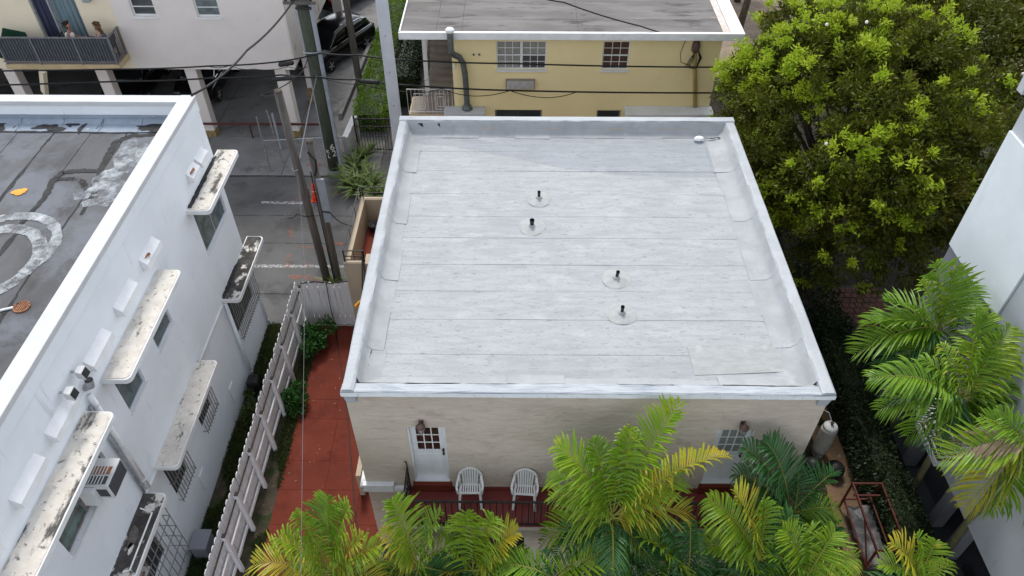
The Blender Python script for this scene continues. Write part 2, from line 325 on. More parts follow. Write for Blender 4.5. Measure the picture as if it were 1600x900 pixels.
class MB:
    def __init__(s):
        s.v = []
        s.f = []

    def add(s, vs_, fs_):
        o = len(s.v)
        s.v += [tuple(a) for a in vs_]
        s.f += [tuple(i + o for i in f) for f in fs_]
        return s

    def box(s, x0, x1, y0, y1, z0, z1):
        v = [(x0, y0, z0), (x1, y0, z0), (x1, y1, z0), (x0, y1, z0), (x0, y0, z1), (x1, y0, z1), (x1, y1, z1), (x0, y1, z1)]
        return s.add(v, [(0, 3, 2, 1), (4, 5, 6, 7), (0, 1, 5, 4), (1, 2, 6, 5), (2, 3, 7, 6), (3, 0, 4, 7)])

    def bar(s, p, q, w, h=None, up=(0, 0, 1), w2=None):
        """rectangular bar from p to q, w across, h along 'up'"""
        h = h or w
        p, q = Vector(p), Vector(q)
        d = (q - p).normalized()
        u = Vector(up)
        if abs(d.dot(u)) > .98:
            u = Vector((0, 1, 0)) if abs(d.y) < .9 else Vector((1, 0, 0))
        a = d.cross(u).normalized()
        b = a.cross(d).normalized()
        k = (w2 / w) if w2 else 1
        v = []
        for c, kk in ((p, 1), (q, k)):
            for i, j in ((-1, -1), (1, -1), (1, 1), (-1, 1)):
                v.append(c + a * (i * w / 2 * kk) + b * (j * h / 2 * kk))
        return s.add(v, [(0, 1, 2, 3), (7, 6, 5, 4), (0, 4, 5, 1), (1, 5, 6, 2), (2, 6, 7, 3), (3, 7, 4, 0)])

    def tube(s, path, r, n=6, cap=True):
        path = [Vector(p) for p in path]
        rs = r if isinstance(r, (list, tuple)) else [r] * len(path)
        o = len(s.v)
        prev = None
        for i, p in enumerate(path):
            d = (path[min(i + 1, len(path) - 1)] - path[max(i - 1, 0)])
            if d.length < 1e-9:
                d = Vector((0, 0, 1))
            d.normalize()
            if prev is None:
                u = Vector((0, 0, 1)) if abs(d.z) < .9 else Vector((1, 0, 0))
                a = d.cross(u).normalized()
            else:
                a = (prev - d * prev.dot(d))
                a = a.normalized() if a.length > 1e-6 else d.orthogonal().normalized()
            prev = a
            b = d.cross(a)
            for k in range(n):
                t = 2 * math.pi * k / n
                s.v.append(tuple(p + (a * math.cos(t) + b * math.sin(t)) * rs[i]))
        for i in range(len(path) - 1):
            for k in range(n):
                k2 = (k + 1) % n
                s.f.append((o + i * n + k, o + i * n + k2, o + (i + 1) * n + k2, o + (i + 1) * n + k))
        if cap:
            s.f.append(tuple(o + k for k in reversed(range(n))))
            s.f.append(tuple(o + (len(path) - 1) * n + k for k in range(n)))
        return s

    def lathe(s, c, prof, n=16):
        """profile of (r, z) about a vertical axis through c"""
        o = len(s.v)
        for r, z in prof:
            for k in range(n):
                t = 2 * math.pi * k / n
                s.v.append((c[0] + r * math.cos(t), c[1] + r * math.sin(t), c[2] + z))
        for i in range(len(prof) - 1):
            for k in range(n):
                k2 = (k + 1) % n
                s.f.append((o + i * n + k, o + i * n + k2, o + (i + 1) * n + k2, o + (i + 1) * n + k))
        s.f.append(tuple(o + k for k in reversed(range(n))))
        s.f.append(tuple(o + (len(prof) - 1) * n + k for k in range(n)))
        return s

    def prism(s, poly, z0, z1):
        n = len(poly)
        v = [(x, y, z0) for x, y in poly] + [(x, y, z1) for x, y in poly]
        f = [tuple(reversed(range(n))), tuple(range(n, 2 * n))]
        for i in range(n):
            j = (i + 1) % n
            f.append((i, j, n + j, n + i))
        return s.add(v, f)

    def sheet(s, poly, z):
        return s.add([(x, y, z) for x, y in poly], [tuple(range(len(poly)))])

    def wall(s, axis, pos, th, u0, u1, z0, z1, ops=()):
        """wall slab with openings; face plane at pos, body to pos+th along the axis; u is the other horizontal axis"""
        us = sorted({u0, u1, *[o[0] for o in ops], *[o[1] for o in ops]})
        zs = sorted({z0, z1, *[o[2] for o in ops], *[o[3] for o in ops]})
        P = (lambda u, d, z: (d, u, z)) if axis == 'x' else (lambda u, d, z: (u, d, z))

        def inside(u, z):
            return any(o[0] < u < o[1] and o[2] < z < o[3] for o in ops)

        solid = {}
        for i in range(len(us) - 1):
            for j in range(len(zs) - 1):
                solid[i, j] = not inside((us[i] + us[i + 1]) / 2, (zs[j] + zs[j + 1]) / 2)
        for (i, j), ok in solid.items():
            if not ok:
                continue
            a, b, c, d = us[i], us[i + 1], zs[j], zs[j + 1]
            for dd in (pos, pos + th):
                s.add([P(a, dd, c), P(b, dd, c), P(b, dd, d), P(a, dd, d)], [(0, 1, 2, 3)])
            for (ni, nj, e) in ((i - 1, j, (a, c, a, d)), (i + 1, j, (b, c, b, d)), (i, j - 1, (a, c, b, c)), (i, j + 1, (a, d, b, d))):
                if not solid.get((ni, nj), False):
                    s.add([P(e[0], pos, e[1]), P(e[2], pos, e[3]), P(e[2], pos + th, e[3]), P(e[0], pos + th, e[1])], [(0, 1, 2, 3)])
        return s

    def build(s, name, m, parent=None, bevel=0.0, smooth=False, org=None, fix=True):
        o = ORG.get(parent.name, (0, 0, 0)) if parent is not None else (org or (0, 0, 0))
        me = bpy.data.meshes.new(name)
        me.from_pydata([(x - o[0], y - o[1], z - o[2]) for x, y, z in s.v], [], s.f)
        if fix:
            b = bmesh.new()
            b.from_mesh(me)
            bmesh.ops.remove_doubles(b, verts=b.verts, dist=1e-5)
            bmesh.ops.recalc_face_normals(b, faces=b.faces)
            b.to_mesh(me)
            b.free()
        me.materials.append(M[m] if isinstance(m, str) else m)
        if smooth:
            me.polygons.foreach_set('use_smooth', [True] * len(me.polygons))
        me.update()
        ob = bpy.data.objects.new(name, me)
        C.objects.link(ob)
        if parent is not None:
            ob.parent = parent
            ORG[ob.name] = o
        else:
            ob.location = o
            ORG[ob.name] = o
        if bevel:
            md = ob.modifiers.new('bevel', 'BEVEL')
            md.width = bevel
            md.segments = 2
            md.limit_method = 'ANGLE'
            md.angle_limit = R(40)
        return ob

def tag(o, label=None, cat=None, group=None, kind=None):
    if label:
        o['label'] = label
    if cat:
        o['category'] = cat
    if group:
        o['group'] = group
    if kind:
        o['kind'] = kind
    return o

def thing(name, loc, label, cat, group=None):
    o = bpy.data.objects.new(name, None)
    o.empty_display_size = .2
    C.objects.link(o)
    o.location = loc
    ORG[o.name] = tuple(loc)
    return tag(o, label, cat, group)

def struct(o):
    return tag(o, kind='structure')

def piece(src, parent, loc=(0, 0, 0), rot=(0, 0, 0), scale=(1, 1, 1), name=None):
    """another object sharing the mesh of src, a child of parent; loc in world coordinates"""
    c = bpy.data.objects.new(name or src.name.split('.')[0], src.data)
    C.objects.link(c)
    o = ORG.get(parent.name, (0, 0, 0))
    c.parent = parent
    c.location = (loc[0] - o[0], loc[1] - o[1], loc[2] - o[2])
    c.rotation_euler = rot
    c.scale = scale
    ORG[c.name] = o
    for md in src.modifiers:
        if md.type == 'BEVEL':
            n2 = c.modifiers.new('bevel', 'BEVEL')
            n2.width, n2.segments, n2.limit_method, n2.angle_limit = md.width, md.segments, md.limit_method, md.angle_limit
    return c

def copy_tree(o, parent=None):
    c = o.copy()
    C.objects.link(c)
    if parent is not None:
        c.parent = parent
    for ch in list(o.children):
        copy_tree(ch, c)
    return c

def ribbon(path, w, z, seed=0, jit=.25, sub=6):
    """flat irregular ribbon lying at height z along a 2-D path; w is a number or a list"""
    rnd = random.Random(seed)
    pts = []
    for i in range(len(path) - 1):
        for k in range(sub):
            t = k / sub
            wa = w[i] if isinstance(w, (list, tuple)) else w
            wb = w[i + 1] if isinstance(w, (list, tuple)) else w
            pts.append((path[i][0] * (1 - t) + path[i + 1][0] * t, path[i][1] * (1 - t) + path[i + 1][1] * t, wa * (1 - t) + wb * t))
    pts.append((*path[-1], w[-1] if isinstance(w, (list, tuple)) else w))
    v = []
    for i, (x, y, ww) in enumerate(pts):
        a = pts[max(0, i - 1)]
        b = pts[min(len(pts) - 1, i + 1)]
        d = Vector((b[0] - a[0], b[1] - a[1]))
        d = d.normalized() if d.length > 1e-9 else Vector((1, 0))
        nx, ny = -d.y, d.x
        l_ = ww / 2 * (1 + rnd.uniform(-jit, jit))
        r_ = ww / 2 * (1 + rnd.uniform(-jit, jit))
        v += [(x + nx * l_, y + ny * l_, z), (x - nx * r_, y - ny * r_, z)]
    m = MB()
    m.add(v, [(2 * i, 2 * i + 1, 2 * i + 3, 2 * i + 2) for i in range(len(pts) - 1)])
    return m

def blob(cx, cy, rx, ry, z, seed=0, n=28, jit=.25):
    rnd = random.Random(seed)
    ph = [rnd.uniform(0, 6.28) for _ in range(4)]
    poly = []
    for k in range(n):
        t = 2 * math.pi * k / n
        r = 1 + jit * (math.sin(2 * t + ph[0]) * .4 + math.sin(3 * t + ph[1]) * .35 + math.sin(5 * t + ph[2]) * .25 + math.sin(9 * t + ph[3]) * .15)
        poly.append((cx + rx * r * math.cos(t), cy + ry * r * math.sin(t)))
    return MB().sheet(poly, z)

def np_mesh(name, V, nper, m, parent=None, org=(0, 0, 0), smooth=False):
    """mesh of many separate n-gons from an (k*nper,3) array"""
    V = np.asarray(V, dtype=np.float32) - np.asarray(org, dtype=np.float32)
    k = len(V) // nper
    me = bpy.data.meshes.new(name)
    me.vertices.add(len(V))
    me.vertices.foreach_set('co', V.ravel())
    me.loops.add(k * nper)
    me.loops.foreach_set('vertex_index', np.arange(k * nper, dtype=np.int32))
    me.polygons.add(k)
    me.polygons.foreach_set('loop_start', np.arange(0, k * nper, nper, dtype=np.int32))
    me.materials.append(M[m] if isinstance(m, str) else m)
    me.update(calc_edges=True)
    ob = bpy.data.objects.new(name, me)
    C.objects.link(ob)
    if parent is not None:
        ob.parent = parent
    else:
        ob.location = org
    ORG[ob.name] = tuple(org)
    return ob

def leaves(P, N, size, rng, wid=.42, spread=.9, droop=.0):
    """leaf quads (rhombus-like) at points P with normals N"""
    P = np.asarray(P)
    N = np.asarray(N)
    n = len(P)
    D = N + rng.normal(0, spread, (n, 3))
    D[:, 2] -= droop
    D /= np.linalg.norm(D, axis=1, keepdims=True) + 1e-9
    S = np.cross(D, rng.normal(0, 1, (n, 3)))
    S /= np.linalg.norm(S, axis=1, keepdims=True) + 1e-9
    L = (size * rng.uniform(.6, 1.3, n))[:, None]
    W = L * wid
    V = np.empty((n, 4, 3))
    V[:, 0] = P
    V[:, 1] = P + D * L * .5 + S * W * .5
    V[:, 2] = P + D * L
    V[:, 3] = P + D * L * .5 - S * W * .5
    return V.reshape(-1, 3)
# ================================================================== GROUND
g = MB().sheet([(-500, -300), (500, -300), (500, 700), (-500, 700)], -0.02).build('ground', 'asphalt')
struct(g)
struct(MB().sheet([(-40, 16.65), (-3.5, 16.65), (-3.5, 24.72), (-40, 24.72)], -.012).build('alley_road', 'asphalt'))
cp = struct(MB().build('car_park', 'concrete'))
# concrete bays of the car park, each slab its own piece with an open joint
for i, (x0, x1) in enumerate(((-26, -20.2), (-20.2, -16.6), (-16.6, -13.1), (-13.1, -9.5), (-9.5, -5.6))):
    for j, (y0, y1) in enumerate(((24.76, 27.6), (27.6, 32.0), (32.0, 37.0), (37.0, 44.0))):
        MB().box(x0 + .012, x1 - .012, y0 + .012, y1 - .012, -.1, .008 + .004 * ((i * 3 + j * 5) % 3)).build('concrete_slab', 'concrete', cp)
rd = bpy.data.objects['alley_road']
# concrete joints and worn painted bay lines in the alley
for k, (y, x0, x1, w) in enumerate(((24.7, -14, -6.2, .07), (20.6, -12, -5.6, .03), (22.2, -12, -6.2, .03), (18.0, -12, -6.9, .045))):
    ribbon([(x0, y), ((x0 + x1) / 2, y + .04), (x1, y)], w, -.006, k, .5, 12).build('joint', 'tarworn', rd)
for k, (x0, x1, y) in enumerate(((-9.85, -7.9, 23.0), (-10.3, -5.9, 19.4))):
    ribbon([(x0, y), (x1, y)], .15, -.003, 40 + k, .2, 40).build('bay_line', 'roadwhite', rd)
for k, (pts, w) in enumerate(((((-8.9, 23.9), (-8.3, 23.6), (-8.9, 22.9)), .07), (((-8.6, 25.5), (-7.6, 25.45)), .25), (((-8.4, 21.6), (-8.25, 20.9)), .12), (((-7.9, 20.45), (-7.3, 20.4), (-6.6, 20.35)), .13),
                              (((-8.1, 20.0), (-8.0, 19.2)), .12), (((-7.9, 18.85), (-7.2, 18.8), (-6.7, 18.75)), .2), (((-6.75, 20.7), (-6.3, 20.55)), .16), (((-7.4, 19.6), (-7.2, 18.9)), .1), (((-7.3, 23.7), (-6.8, 23.6)), .14))):
    ribbon(pts, w, .0 if pts[0][1] < 24.7 else .03, 60 + k, .6, 8).build('spray_mark', 'sprayorange', rd if pts[0][1] < 24.7 else cp)

# planting strips, driveway
struct(MB().sheet([(-8.02, 2), (-6.2, 2), (-6.2, 16.62), (-8.02, 16.62)], -.008).build('soil_strip', 'soil'))
struct(MB().sheet([(-3.4, 2), (8.4, 2), (8.4, 8.4), (-3.4, 8.4)], -.006).build('planting_bed', 'soil'))
struct(MB().sheet([(6.3, 2), (10.65, 2), (10.65, 13.35), (24, 13.35), (24, 33), (8.2, 33), (8.2, 26), (6.3, 26)], -.010).build('side_yard', 'mulch'))
struct(MB().sheet([(7.0, 26), (8.19, 26), (8.19, 33.01), (40, 33.01), (40, 60), (7.0, 60)], -.010).build('sandy_yard', 'sand'))
drv = struct(MB().sheet([(-6.3, 2), (-3.36, 2), (-3.36, 16.55), (-6.3, 16.55)], -.03).build('driveway', 'redfloor'))
rnd = random.Random(5)
ys = [2.0, 4.1, 6.0, 7.9, 9.6, 10.6, 11.5, 12.9, 13.6, 15.2, 16.55]
for i in range(len(ys) - 1):
    a = ys[i]
    b = ys[i + 1]
    xm = -5.15 + rnd.uniform(-.15, .15)
    for x0, x1 in ((-6.3, xm), (xm, -4.12), (-4.12, -3.37)):
        t = rnd.uniform(0, .006) - (.0 if x0 < -4.2 else .012)
        MB().box(x0 + .0035, x1 - .0035, a + .0035, b - .0035, -.04, .012 + t).build('slab', 'redfloor', drv)

# brown concrete path on the right-hand side, its edge and a patch of brick pavers
pth = struct(MB().prism([(8.05, 6.5), (8.95, 6.5), (9.1, 10.9), (9.05, 13.4), (8.8, 16.0), (8.1, 16.0), (8.35, 12.5)], -.03, .03).build('side_path', 'dirtpath', bevel=.01))
bp0 = None
bpat = struct(MB().sheet([(10.0, 16.3), (12.4, 16.3), (12.4, 18.6), (10.0, 18.6)], -.002).build('brick_patio', 'soil'))
for i in range(10):
    for j in range(9):
        x = 10.1 + i * .22 + (j % 2) * .11
        y = 16.4 + j * .24
        if bp0 is None:
            bp0 = MB().box(-.1, .1, -.11, .11, 0, .045).build('brick', 'brick', bpat, bevel=.006)
            bp0.location = (x, y, -.002)
        else:
            piece(bp0, bpat, (x, y, rnd.uniform(-.006, .006)), (0, 0, rnd.uniform(-.04, .04)))
struct(MB().sheet([(10.66, -2), (26, -2), (26, 13.3), (10.66, 13.3)], -.004).build('parking_floor', 'slate'))

# ================================================================== THE HOUSE IN THE MIDDLE
H = thing('stucco_house', (1.39, 9.1, 0), 'cream stucco two storey house with pale grey coated flat roof', 'house')
X0, X1, YF, YB = -3.36, 6.10, 9.10, 18.8
D1 = (-2.26, -1.46, 2.96, 4.99)
D2 = (4.13, 4.93, 2.96, 4.99)
MB().wall('y', YF, .2, X0, X1, 0, 6.13, (D1, D2)).build('wall', 'stucco', H)
MB().wall('x', X0, .2, YF + .2, YB, 0, 6.13).build('wall', 'stucco_side', H)
MB().wall('x', X1, -.2, YF + .2, YB, 0, 6.13).build('wall', 'stucco_side', H)
MB().wall('y', YB, -.2, X0 + .2, X1 - .2, 0, 6.13).build('wall', 'stucco_side', H)
deck = MB().box(X0 + .05, X1 - .05, YF + .05, YB - .05, 5.7, 5.93).build('roof', 'roofcoat', H)

# cap sheets laid across the roof, each course lapping the one in front
rnd = random.Random(11)
ry = 9.38
course = 0
while ry < 18.62:
    w = rnd.uniform(.74, 1.02)
    y1 = min(ry + w, 18.64)
    cuts = sorted([-3.05] + ([rnd.uniform(-1.5, 4.5)] if course % 3 != 2 else [rnd.uniform(-2, .8), rnd.uniform(2.2, 5)]) + [5.80])
    for c in range(len(cuts) - 1):
        xa, xb = cuts[c] - (.05 if c else 0), cuts[c + 1]
        nx, ny = max(4, int((xb - xa) / .18)), 7
        v = []
        for j in range(ny + 1):
            for i in range(nx + 1):
                x = xa + (xb - xa) * i / nx
                y = ry + (y1 + .06 - ry) * j / ny
                z = 5.945 + .005 * (1 - j / ny) + .003 * c
                z += .010 * noise.noise((x * .7, y * .9, 3.1)) + .005 * noise.noise((x * 2.7, y * 3.5, 8.2))
                if j == 0:
                    y += .012 * noise.noise((x * 1.9, course * 3.3, .5))
                if j in (0, ny) or i in (0, nx):
                    z -= .0
                v.append((x, y, z))
        n1 = nx + 1
        f = [(j * n1 + i, j * n1 + i + 1, (j + 1) * n1 + i + 1, (j + 1) * n1 + i) for j in range(ny) for i in range(nx)]
        # front lip so that the lap reads as an edge
        k0 = len(v)
        for i in range(nx + 1):
            x, y, z = v[i]
            v.append((x, y + .002, z - .005))
        f += [(i, k0 + i, k0 + i + 1, i + 1) for i in range(nx)]
        MB().add(v, f).build('cap_sheet', 'roofcoat', deck, smooth=False)
    ry = y1
    course += 1

def flash_run(axis, a0, a1, outer, sgn, prof, seed, extra=None):
    """base flashing made of overlapping lengths; prof is (offset inward, z); sgn points inward"""
    r = random.Random(seed)
    u = a0
    k = 0
    while u < a1 - .05:
        L = r.uniform(.95, 1.12)
        e = min(u + L, a1)
        if a1 - e < .4:
            e = a1
        n = 9
        v = []
        foot = r.uniform(-.05, .06)
        for i in range(n + 1):
            uu = u - .03 + (e + .03 - u) * i / n
            for q, (d, z) in enumerate(prof):
                w = .012 * noise.noise((uu * 1.6, q * 2.1 + seed, .7)) + .006 * noise.noise((uu * 6, q * 1.3, seed))
                dd = d + (foot if q >= len(prof) - 1 else 0) + (w if 0 < q else w * .3)
                zz = z + w * .9 + (.009 if k % 2 else 0) + (.003 if i in (0, n) else 0)
                v.append((outer + sgn * dd, uu, zz) if axis == 'x' else (uu, outer + sgn * dd, zz))
        m = len(prof)
        f = [(i * m + q, i * m + q + 1, (i + 1) * m + q + 1, (i + 1) * m + q) for i in range(n) for q in range(m - 1)]
        MB().add(v, f).build('flashing_sheet', 'roofflash', deck, smooth=True)
        u = e
        k += 1

flash_run('x', 9.38, 18.62, X0, 1, [(.20, 6.285), (.245, 6.23), (.27, 6.10), (.36, 5.98), (.62, 5.954)], 1)
flash_run('x', 9.38, 18.62, X1, -1, [(.20, 6.285), (.25, 6.22), (.30, 6.08), (.42, 5.98), (.80, 5.954)], 2)
flash_run('y', X0 + .25, X1 - .25, 18.9, -1, [(.26, 6.31), (.29, 6.27), (.30, 6.12), (.34, 6.01), (.55, 5.954)], 3)
flash_run('y', X0 + .25, X1 - .25, 9.06, 1, [(.22, 6.20), (.27, 6.14), (.33, 6.03), (.42, 5.98), (.60, 5.954)], 4)
# parapet copings: front is low with a drip edge, sides and back rounded
def coping(axis, a0, a1, outer, sgn, prof, seed, m='roofedge', n=60):
    v = []
    k = len(prof)
    for i in range(n + 1):
        u = a0 + (a1 - a0) * i / n
        for q, (d, z) in enumerate(prof):
            w = .016 * noise.noise((u * .9, q * 1.7, seed)) + .010 * noise.noise((u * 3.3, q * 2.7, seed + 5))
            v.append((outer + sgn * (d + w), u, z + w) if axis == 'x' else (u, outer + sgn * (d + w), z + w))
    f = [(i * k + q, i * k + (q + 1) % k, (i + 1) * k + (q + 1) % k, (i + 1) * k + q) for i in range(n) for q in range(k)]
    f += [tuple(range(k)), tuple(n * k + q for q in reversed(range(k)))]
    return MB().add(v, f).build('parapet', m, H, smooth=False)

coping('x', 9.03, 18.93, X0 - .02, 1, [(0, 6.135), (-.012, 6.20), (0, 6.27), (.03, 6.295), (.18, 6.30), (.24, 6.27), (.25, 5.9), (.05, 5.9)], 1)
coping('x', 9.03, 18.93, X1 + .04, -1, [(0, 6.135), (-.012, 6.20), (0, 6.27), (.03, 6.295), (.20, 6.30), (.26, 6.27), (.27, 5.9), (.07, 5.9)], 2)
coping('y', X0 - .02, X1 + .04, 18.93, -1, [(0, 6.135), (0, 6.28), (.03, 6.32), (.24, 6.325), (.28, 6.28), (.29, 5.9), (.13, 5.9)], 3)
coping('y', X0 - .035, X1 + .05, 9.02, 1, [(0, 6.125), (-.012, 6.18), (0, 6.235), (.025, 6.25), (.10, 6.235), (.22, 6.225), (.27, 6.18), (.30, 5.9), (.16, 5.9), (.16, 6.12)], 4, 'frontcap', n=90)
v = []
for i in range(141):
    u = X0 - .04 + (X1 + .09 - X0) * i / 140
    w = .006 * noise.noise((u * 2.1, 3.3, 1.0))
    v += [(u, 8.998 + w, 6.238 + .012 * noise.noise((u * 3.7, 1, 2))), (u, 8.994 + w, 6.128 + .008 * noise.noise((u * 5.1, 7, 2)))]
MB().add(v, [(2 * i, 2 * i + 1, 2 * i + 3, 2 * i + 2) for i in range(140)]).build('fascia', 'fasciawhite', H)
# grey repair patch, a split in the back corner
pb = MB()
pb.prism([(3.56, 10.52), (5.52, 10.56), (5.62, 9.84), (3.6, 9.72)], 5.955, 5.965)
pb.build('repair_patch', 'roofpatch', deck)
ribbon([(5.24, 18.30), (5.5, 18.27), (5.62, 18.32), (5.78, 18.30)], [.02, .05, .03, .06], 6.02, 3, .6).build('split', 'tar', deck)
ribbon([(-3.03, 9.75), (-3.035, 10.05), (-3.0, 10.3)], [.045, .03, .01], 6.01, 4, .6).build('split', 'tar', deck)
for k, (x, y, w) in enumerate(((-2.85, 18.6, .14), (-2.3, 18.6, .08))):
    MB().add([(x, 18.605, 6.26), (x + w, 18.60, 6.27), (x + w * 1.1, 18.59, 6.14), (x + w * .5, 18.59, 6.20)], [(0, 1, 2, 3)]).build('tear', 'tar', deck)

MB().sheet([(-2.95, 18.05), (-1.96, 17.94), (-1.2, 17.75), (-.2, 17.38), (.8, 17.02), (1.6, 16.78), (2.6, 16.62), (3.6, 16.55), (5.3, 16.5), (5.3, 18.32), (-2.95, 18.32)], 5.982).build('water_stain', 'pooledshade', deck)  # soft cast shadow across the back of the roof, painted as a translucent sheet
# crumpled white scrap
sc = MB()
for k, (dx, dy, r) in enumerate(((0, 0, .085), (.11, .0, .075), (.055, .04, .06), (.06, -.035, .06))):
    sc.lathe((5.06 + dx, 18.24 + dy, 6.0), [(r, 0), (r * 1.05, .04), (r * .7, .08), (r * .2, .095)], 9)
tag(sc.build('paper_scrap', 'whitepaint', org=(5.11, 18.24, 6.0)), 'crumpled bright white scrap in the back right corner of the roof', 'scrap')

# vent pipes, each with its own round skirt
VL = ['black vent pipe on round grey skirt, farthest back on the pale roof',
      'fat black vent pipe on round grey skirt, second from the back of the roof',
      'black vent pipe on round grey skirt, upper of the right-hand pair',
      'black vent pipe on round grey skirt, nearest the front roof edge']
for k, (x, y, r, lean) in enumerate(((.55, 15.52, .035, .0), (.36, 14.38, .05, .0), (2.27, 12.54, .036, .02), (2.29, 11.43, .036, .0))):
    t = thing('vent_pipe', (x, y, 5.955), VL[k], 'vent pipe', 'vent pipes on the roof')
    rr = .33
    rn = random.Random(k)
    v = [(x, y, 5.99)]
    for ring, (q, z) in enumerate(((.25, 5.99), (.8, 5.975), (1.0, 5.957))):
        for i in range(24):
            a = 6.2832 * i / 24
            j = 1 + .04 * math.sin(3 * a + k) + rn.uniform(-.02, .02)
            v.append((x + rr * q * j * math.cos(a), y + rr * q * j * math.sin(a), z + .006 * math.sin(5 * a + k)))
    f = [(0, 1 + i, 1 + (i + 1) % 24) for i in range(24)]
    for ring in range(2):
        f += [(1 + ring * 24 + i, 25 + ring * 24 + i, 25 + ring * 24 + (i + 1) % 24, 1 + ring * 24 + (i + 1) % 24) for i in range(24)]
    MB().add(v, f).build('skirt', 'skirt', t, smooth=True)
    MB().lathe((x, y, 5.96), [(.09, 0), (.085, .04), (.06, .07), (.05, .085)], 16).build('collar', 'skirt', t, smooth=True)
    MB().tube([(x, y, 5.99), (x + lean, y, 6.175)], r, 12, False).build('pipe', 'blackpipe', t)
    MB().tube([(x + lean * .9, y, 6.14), (x + lean, y, 6.19)], r * 1.18, 12, False).build('rim', 'blackpipe', t)

# ------------------------------------------------------------------ doors
def glazed_door(x0, x1, z0, z1, glass, knob_right, label, ajar=0):
    y = YF + .13
    d = MB().box(x0 + .045, x1 - .045, y, y + .045, z0 + .016, z1 - .04).build('door', 'whitepaint', H, bevel=.004)
    d['label'] = label
    fr = MB()
    fr.box(x0, x0 + .045, YF + .03, y + .06, z0, z1).box(x1 - .045, x1, YF + .03, y + .06, z0, z1).box(x0 + .045, x1 - .045, YF + .03, y + .06, z1 - .04, z1)
    fr.build('door_frame', 'whitetrim', d)
    gx0, gx1, gz0, gz1 = x0 + .15, x1 - .15, z0 + 1.05, z1 - .16
    w, h = (gx1 - gx0) / 3, (gz1 - gz0) / 3
    for i in range(3):
        for j in range(3):
            MB().box(gx0 + i * w + .012, gx0 + (i + 1) * w - .012, y - .004, y + .002, gz0 + j * h + .012, gz0 + (j + 1) * h - .012).build('pane', glass, d)
    mt = MB()
    for i in range(4):
        mt.box(gx0 + i * w - .011, gx0 + i * w + .011, y - .018, y + .001, gz0 - .011, gz1 + .011)
    for j in range(4):
        for i in range(3):
            mt.box(gx0 + i * w + .0112, gx0 + (i + 1) * w - .0112, y - .016, y + .001, gz0 + j * h - .011, gz0 + j * h + .011)
    mt.build('glazing_bar', 'whitepaint', d)
    for px in (x0 + .14, (x0 + x1) / 2 + .02):
        MB().box(px, px + .24, y - .010, y + .001, z0 + .2, z0 + .88).build('panel', 'whitepaint', d, bevel=.012)
    kx = x1 - .1 if knob_right else x0 + .1
    for kz in (z0 + .93, z0 + 1.06):
        MB().tube([(kx, y, kz), (kx, y - .05, kz), (kx, y - .065, kz)], [.02, .028, .02], 10).build('knob', 'chrome', d, smooth=True)
    MB().box(x0 + .01, x1 - .01, YF - .012, y + .02, z0 - .028, z0 + .014).build('threshold', 'whitetrim', d)

glazed_door(*D1, 'curtainred', True, 'white door with nine brown panes left of the chairs')
glazed_door(*D2, 'glass_grey', True, 'white door with nine grey panes behind the palms')
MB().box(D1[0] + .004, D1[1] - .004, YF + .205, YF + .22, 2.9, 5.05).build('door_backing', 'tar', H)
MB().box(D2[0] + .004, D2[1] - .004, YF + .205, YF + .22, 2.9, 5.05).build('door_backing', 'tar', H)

def wall_lamp(p, nrm, label):
    """bulkhead lamp: back plate, arm, domed cap, glass body with cage ribs"""
    p = Vector(p)
    nrm = Vector(nrm)
    t = thing('wall_lamp', p, label, 'lamp', 'wall lamps of the stucco house')
    q = p + nrm * .13
    MB().bar(p + nrm * .001, p + nrm * .02, .10, .15).build('back_plate', 'lampmetal', t, bevel=.006)
    MB().tube([p + nrm * .015 + Vector((0, 0, .03)), p + nrm * .07 + Vector((0, 0, .10)), q + Vector((0, 0, .09))], .014, 8).build('arm', 'lampmetal', t)
    MB().lathe((q.x, q.y, q.z), [(.095, 0), (.10, .015), (.06, .06), (.03, .085), (.02, .11), (.005, .12)], 14).build('cap', 'lampmetal', t, smooth=True)
    MB().lathe((q.x, q.y, q.z - .19), [(.02, 0), (.05, .02), (.068, .10), (.06, .19)], 12).build('glass', 'skirt', t, smooth=True)
    c = MB()
    for k in range(6):
        a = 6.2832 * k / 6
        cc, ss = math.cos(a), math.sin(a)
        c.tube([(q.x + .078 * cc, q.y + .078 * ss, q.z), (q.x + .082 * cc, q.y + .082 * ss, q.z - .1), (q.x + .055 * cc, q.y + .055 * ss, q.z - .19), (q.x, q.y, q.z - .215)], .006, 5)
    c.build('cage', 'lampmetal', t)

wall_lamp((-1.93, YF, 5.17), (0, -1, 0), 'rusty wall lamp above the door with brown panes')
wall_lamp((4.59, YF, 5.22), (0, -1, 0), 'rusty wall lamp above the door behind the palms')
wall_lamp((X0, 9.75, 5.0), (-1, 0, 0), 'small wall lamp on the house side over the red driveway')

# ------------------------------------------------------------------ terrace in front
TX0, TX1, TY = -2.40, 5.75, 8.12
te = MB().box(TX0 - .02, TX1, TY, YF - .002, 2.28, 2.62).build('terrace_slab', 'stucco', H, bevel=.015)
ter = MB()
MB().box(TX0, TX1 - .02, TY + .06, YF - .004, 2.605, 2.645).build('terrace_floor', 'reddeck', te, bevel=.004)
MB().box(TX0 + .01, TX1 - .03, YF - .05, YF - .004, 2.646, 2.73).build('skirting', 'reddeck', te)
for d in (D1, D2):
    MB().box(d[0] - .03, d[1] + .03, YF - .10, YF + .12, 2.646, 2.94).build('door_step', 'redfloor', te, bevel=.012)
MB().wall('y', TY + .16, .15, TX0, TX1, 0, 2.27, ((-1.5, .2, .0, 2.0), (1.6, 3.2, .9, 2.0))).build('lower_wall', 'stucco', H)
MB().box(-1.5, .2, TY + .5, TY + .52, 0, 2.0).build('lower_door', 'glass_dark', H)
MB().box(1.6, 3.2, TY + .4, TY + .42, .9, 2.0).build('lower_window', 'glass_dark', H)
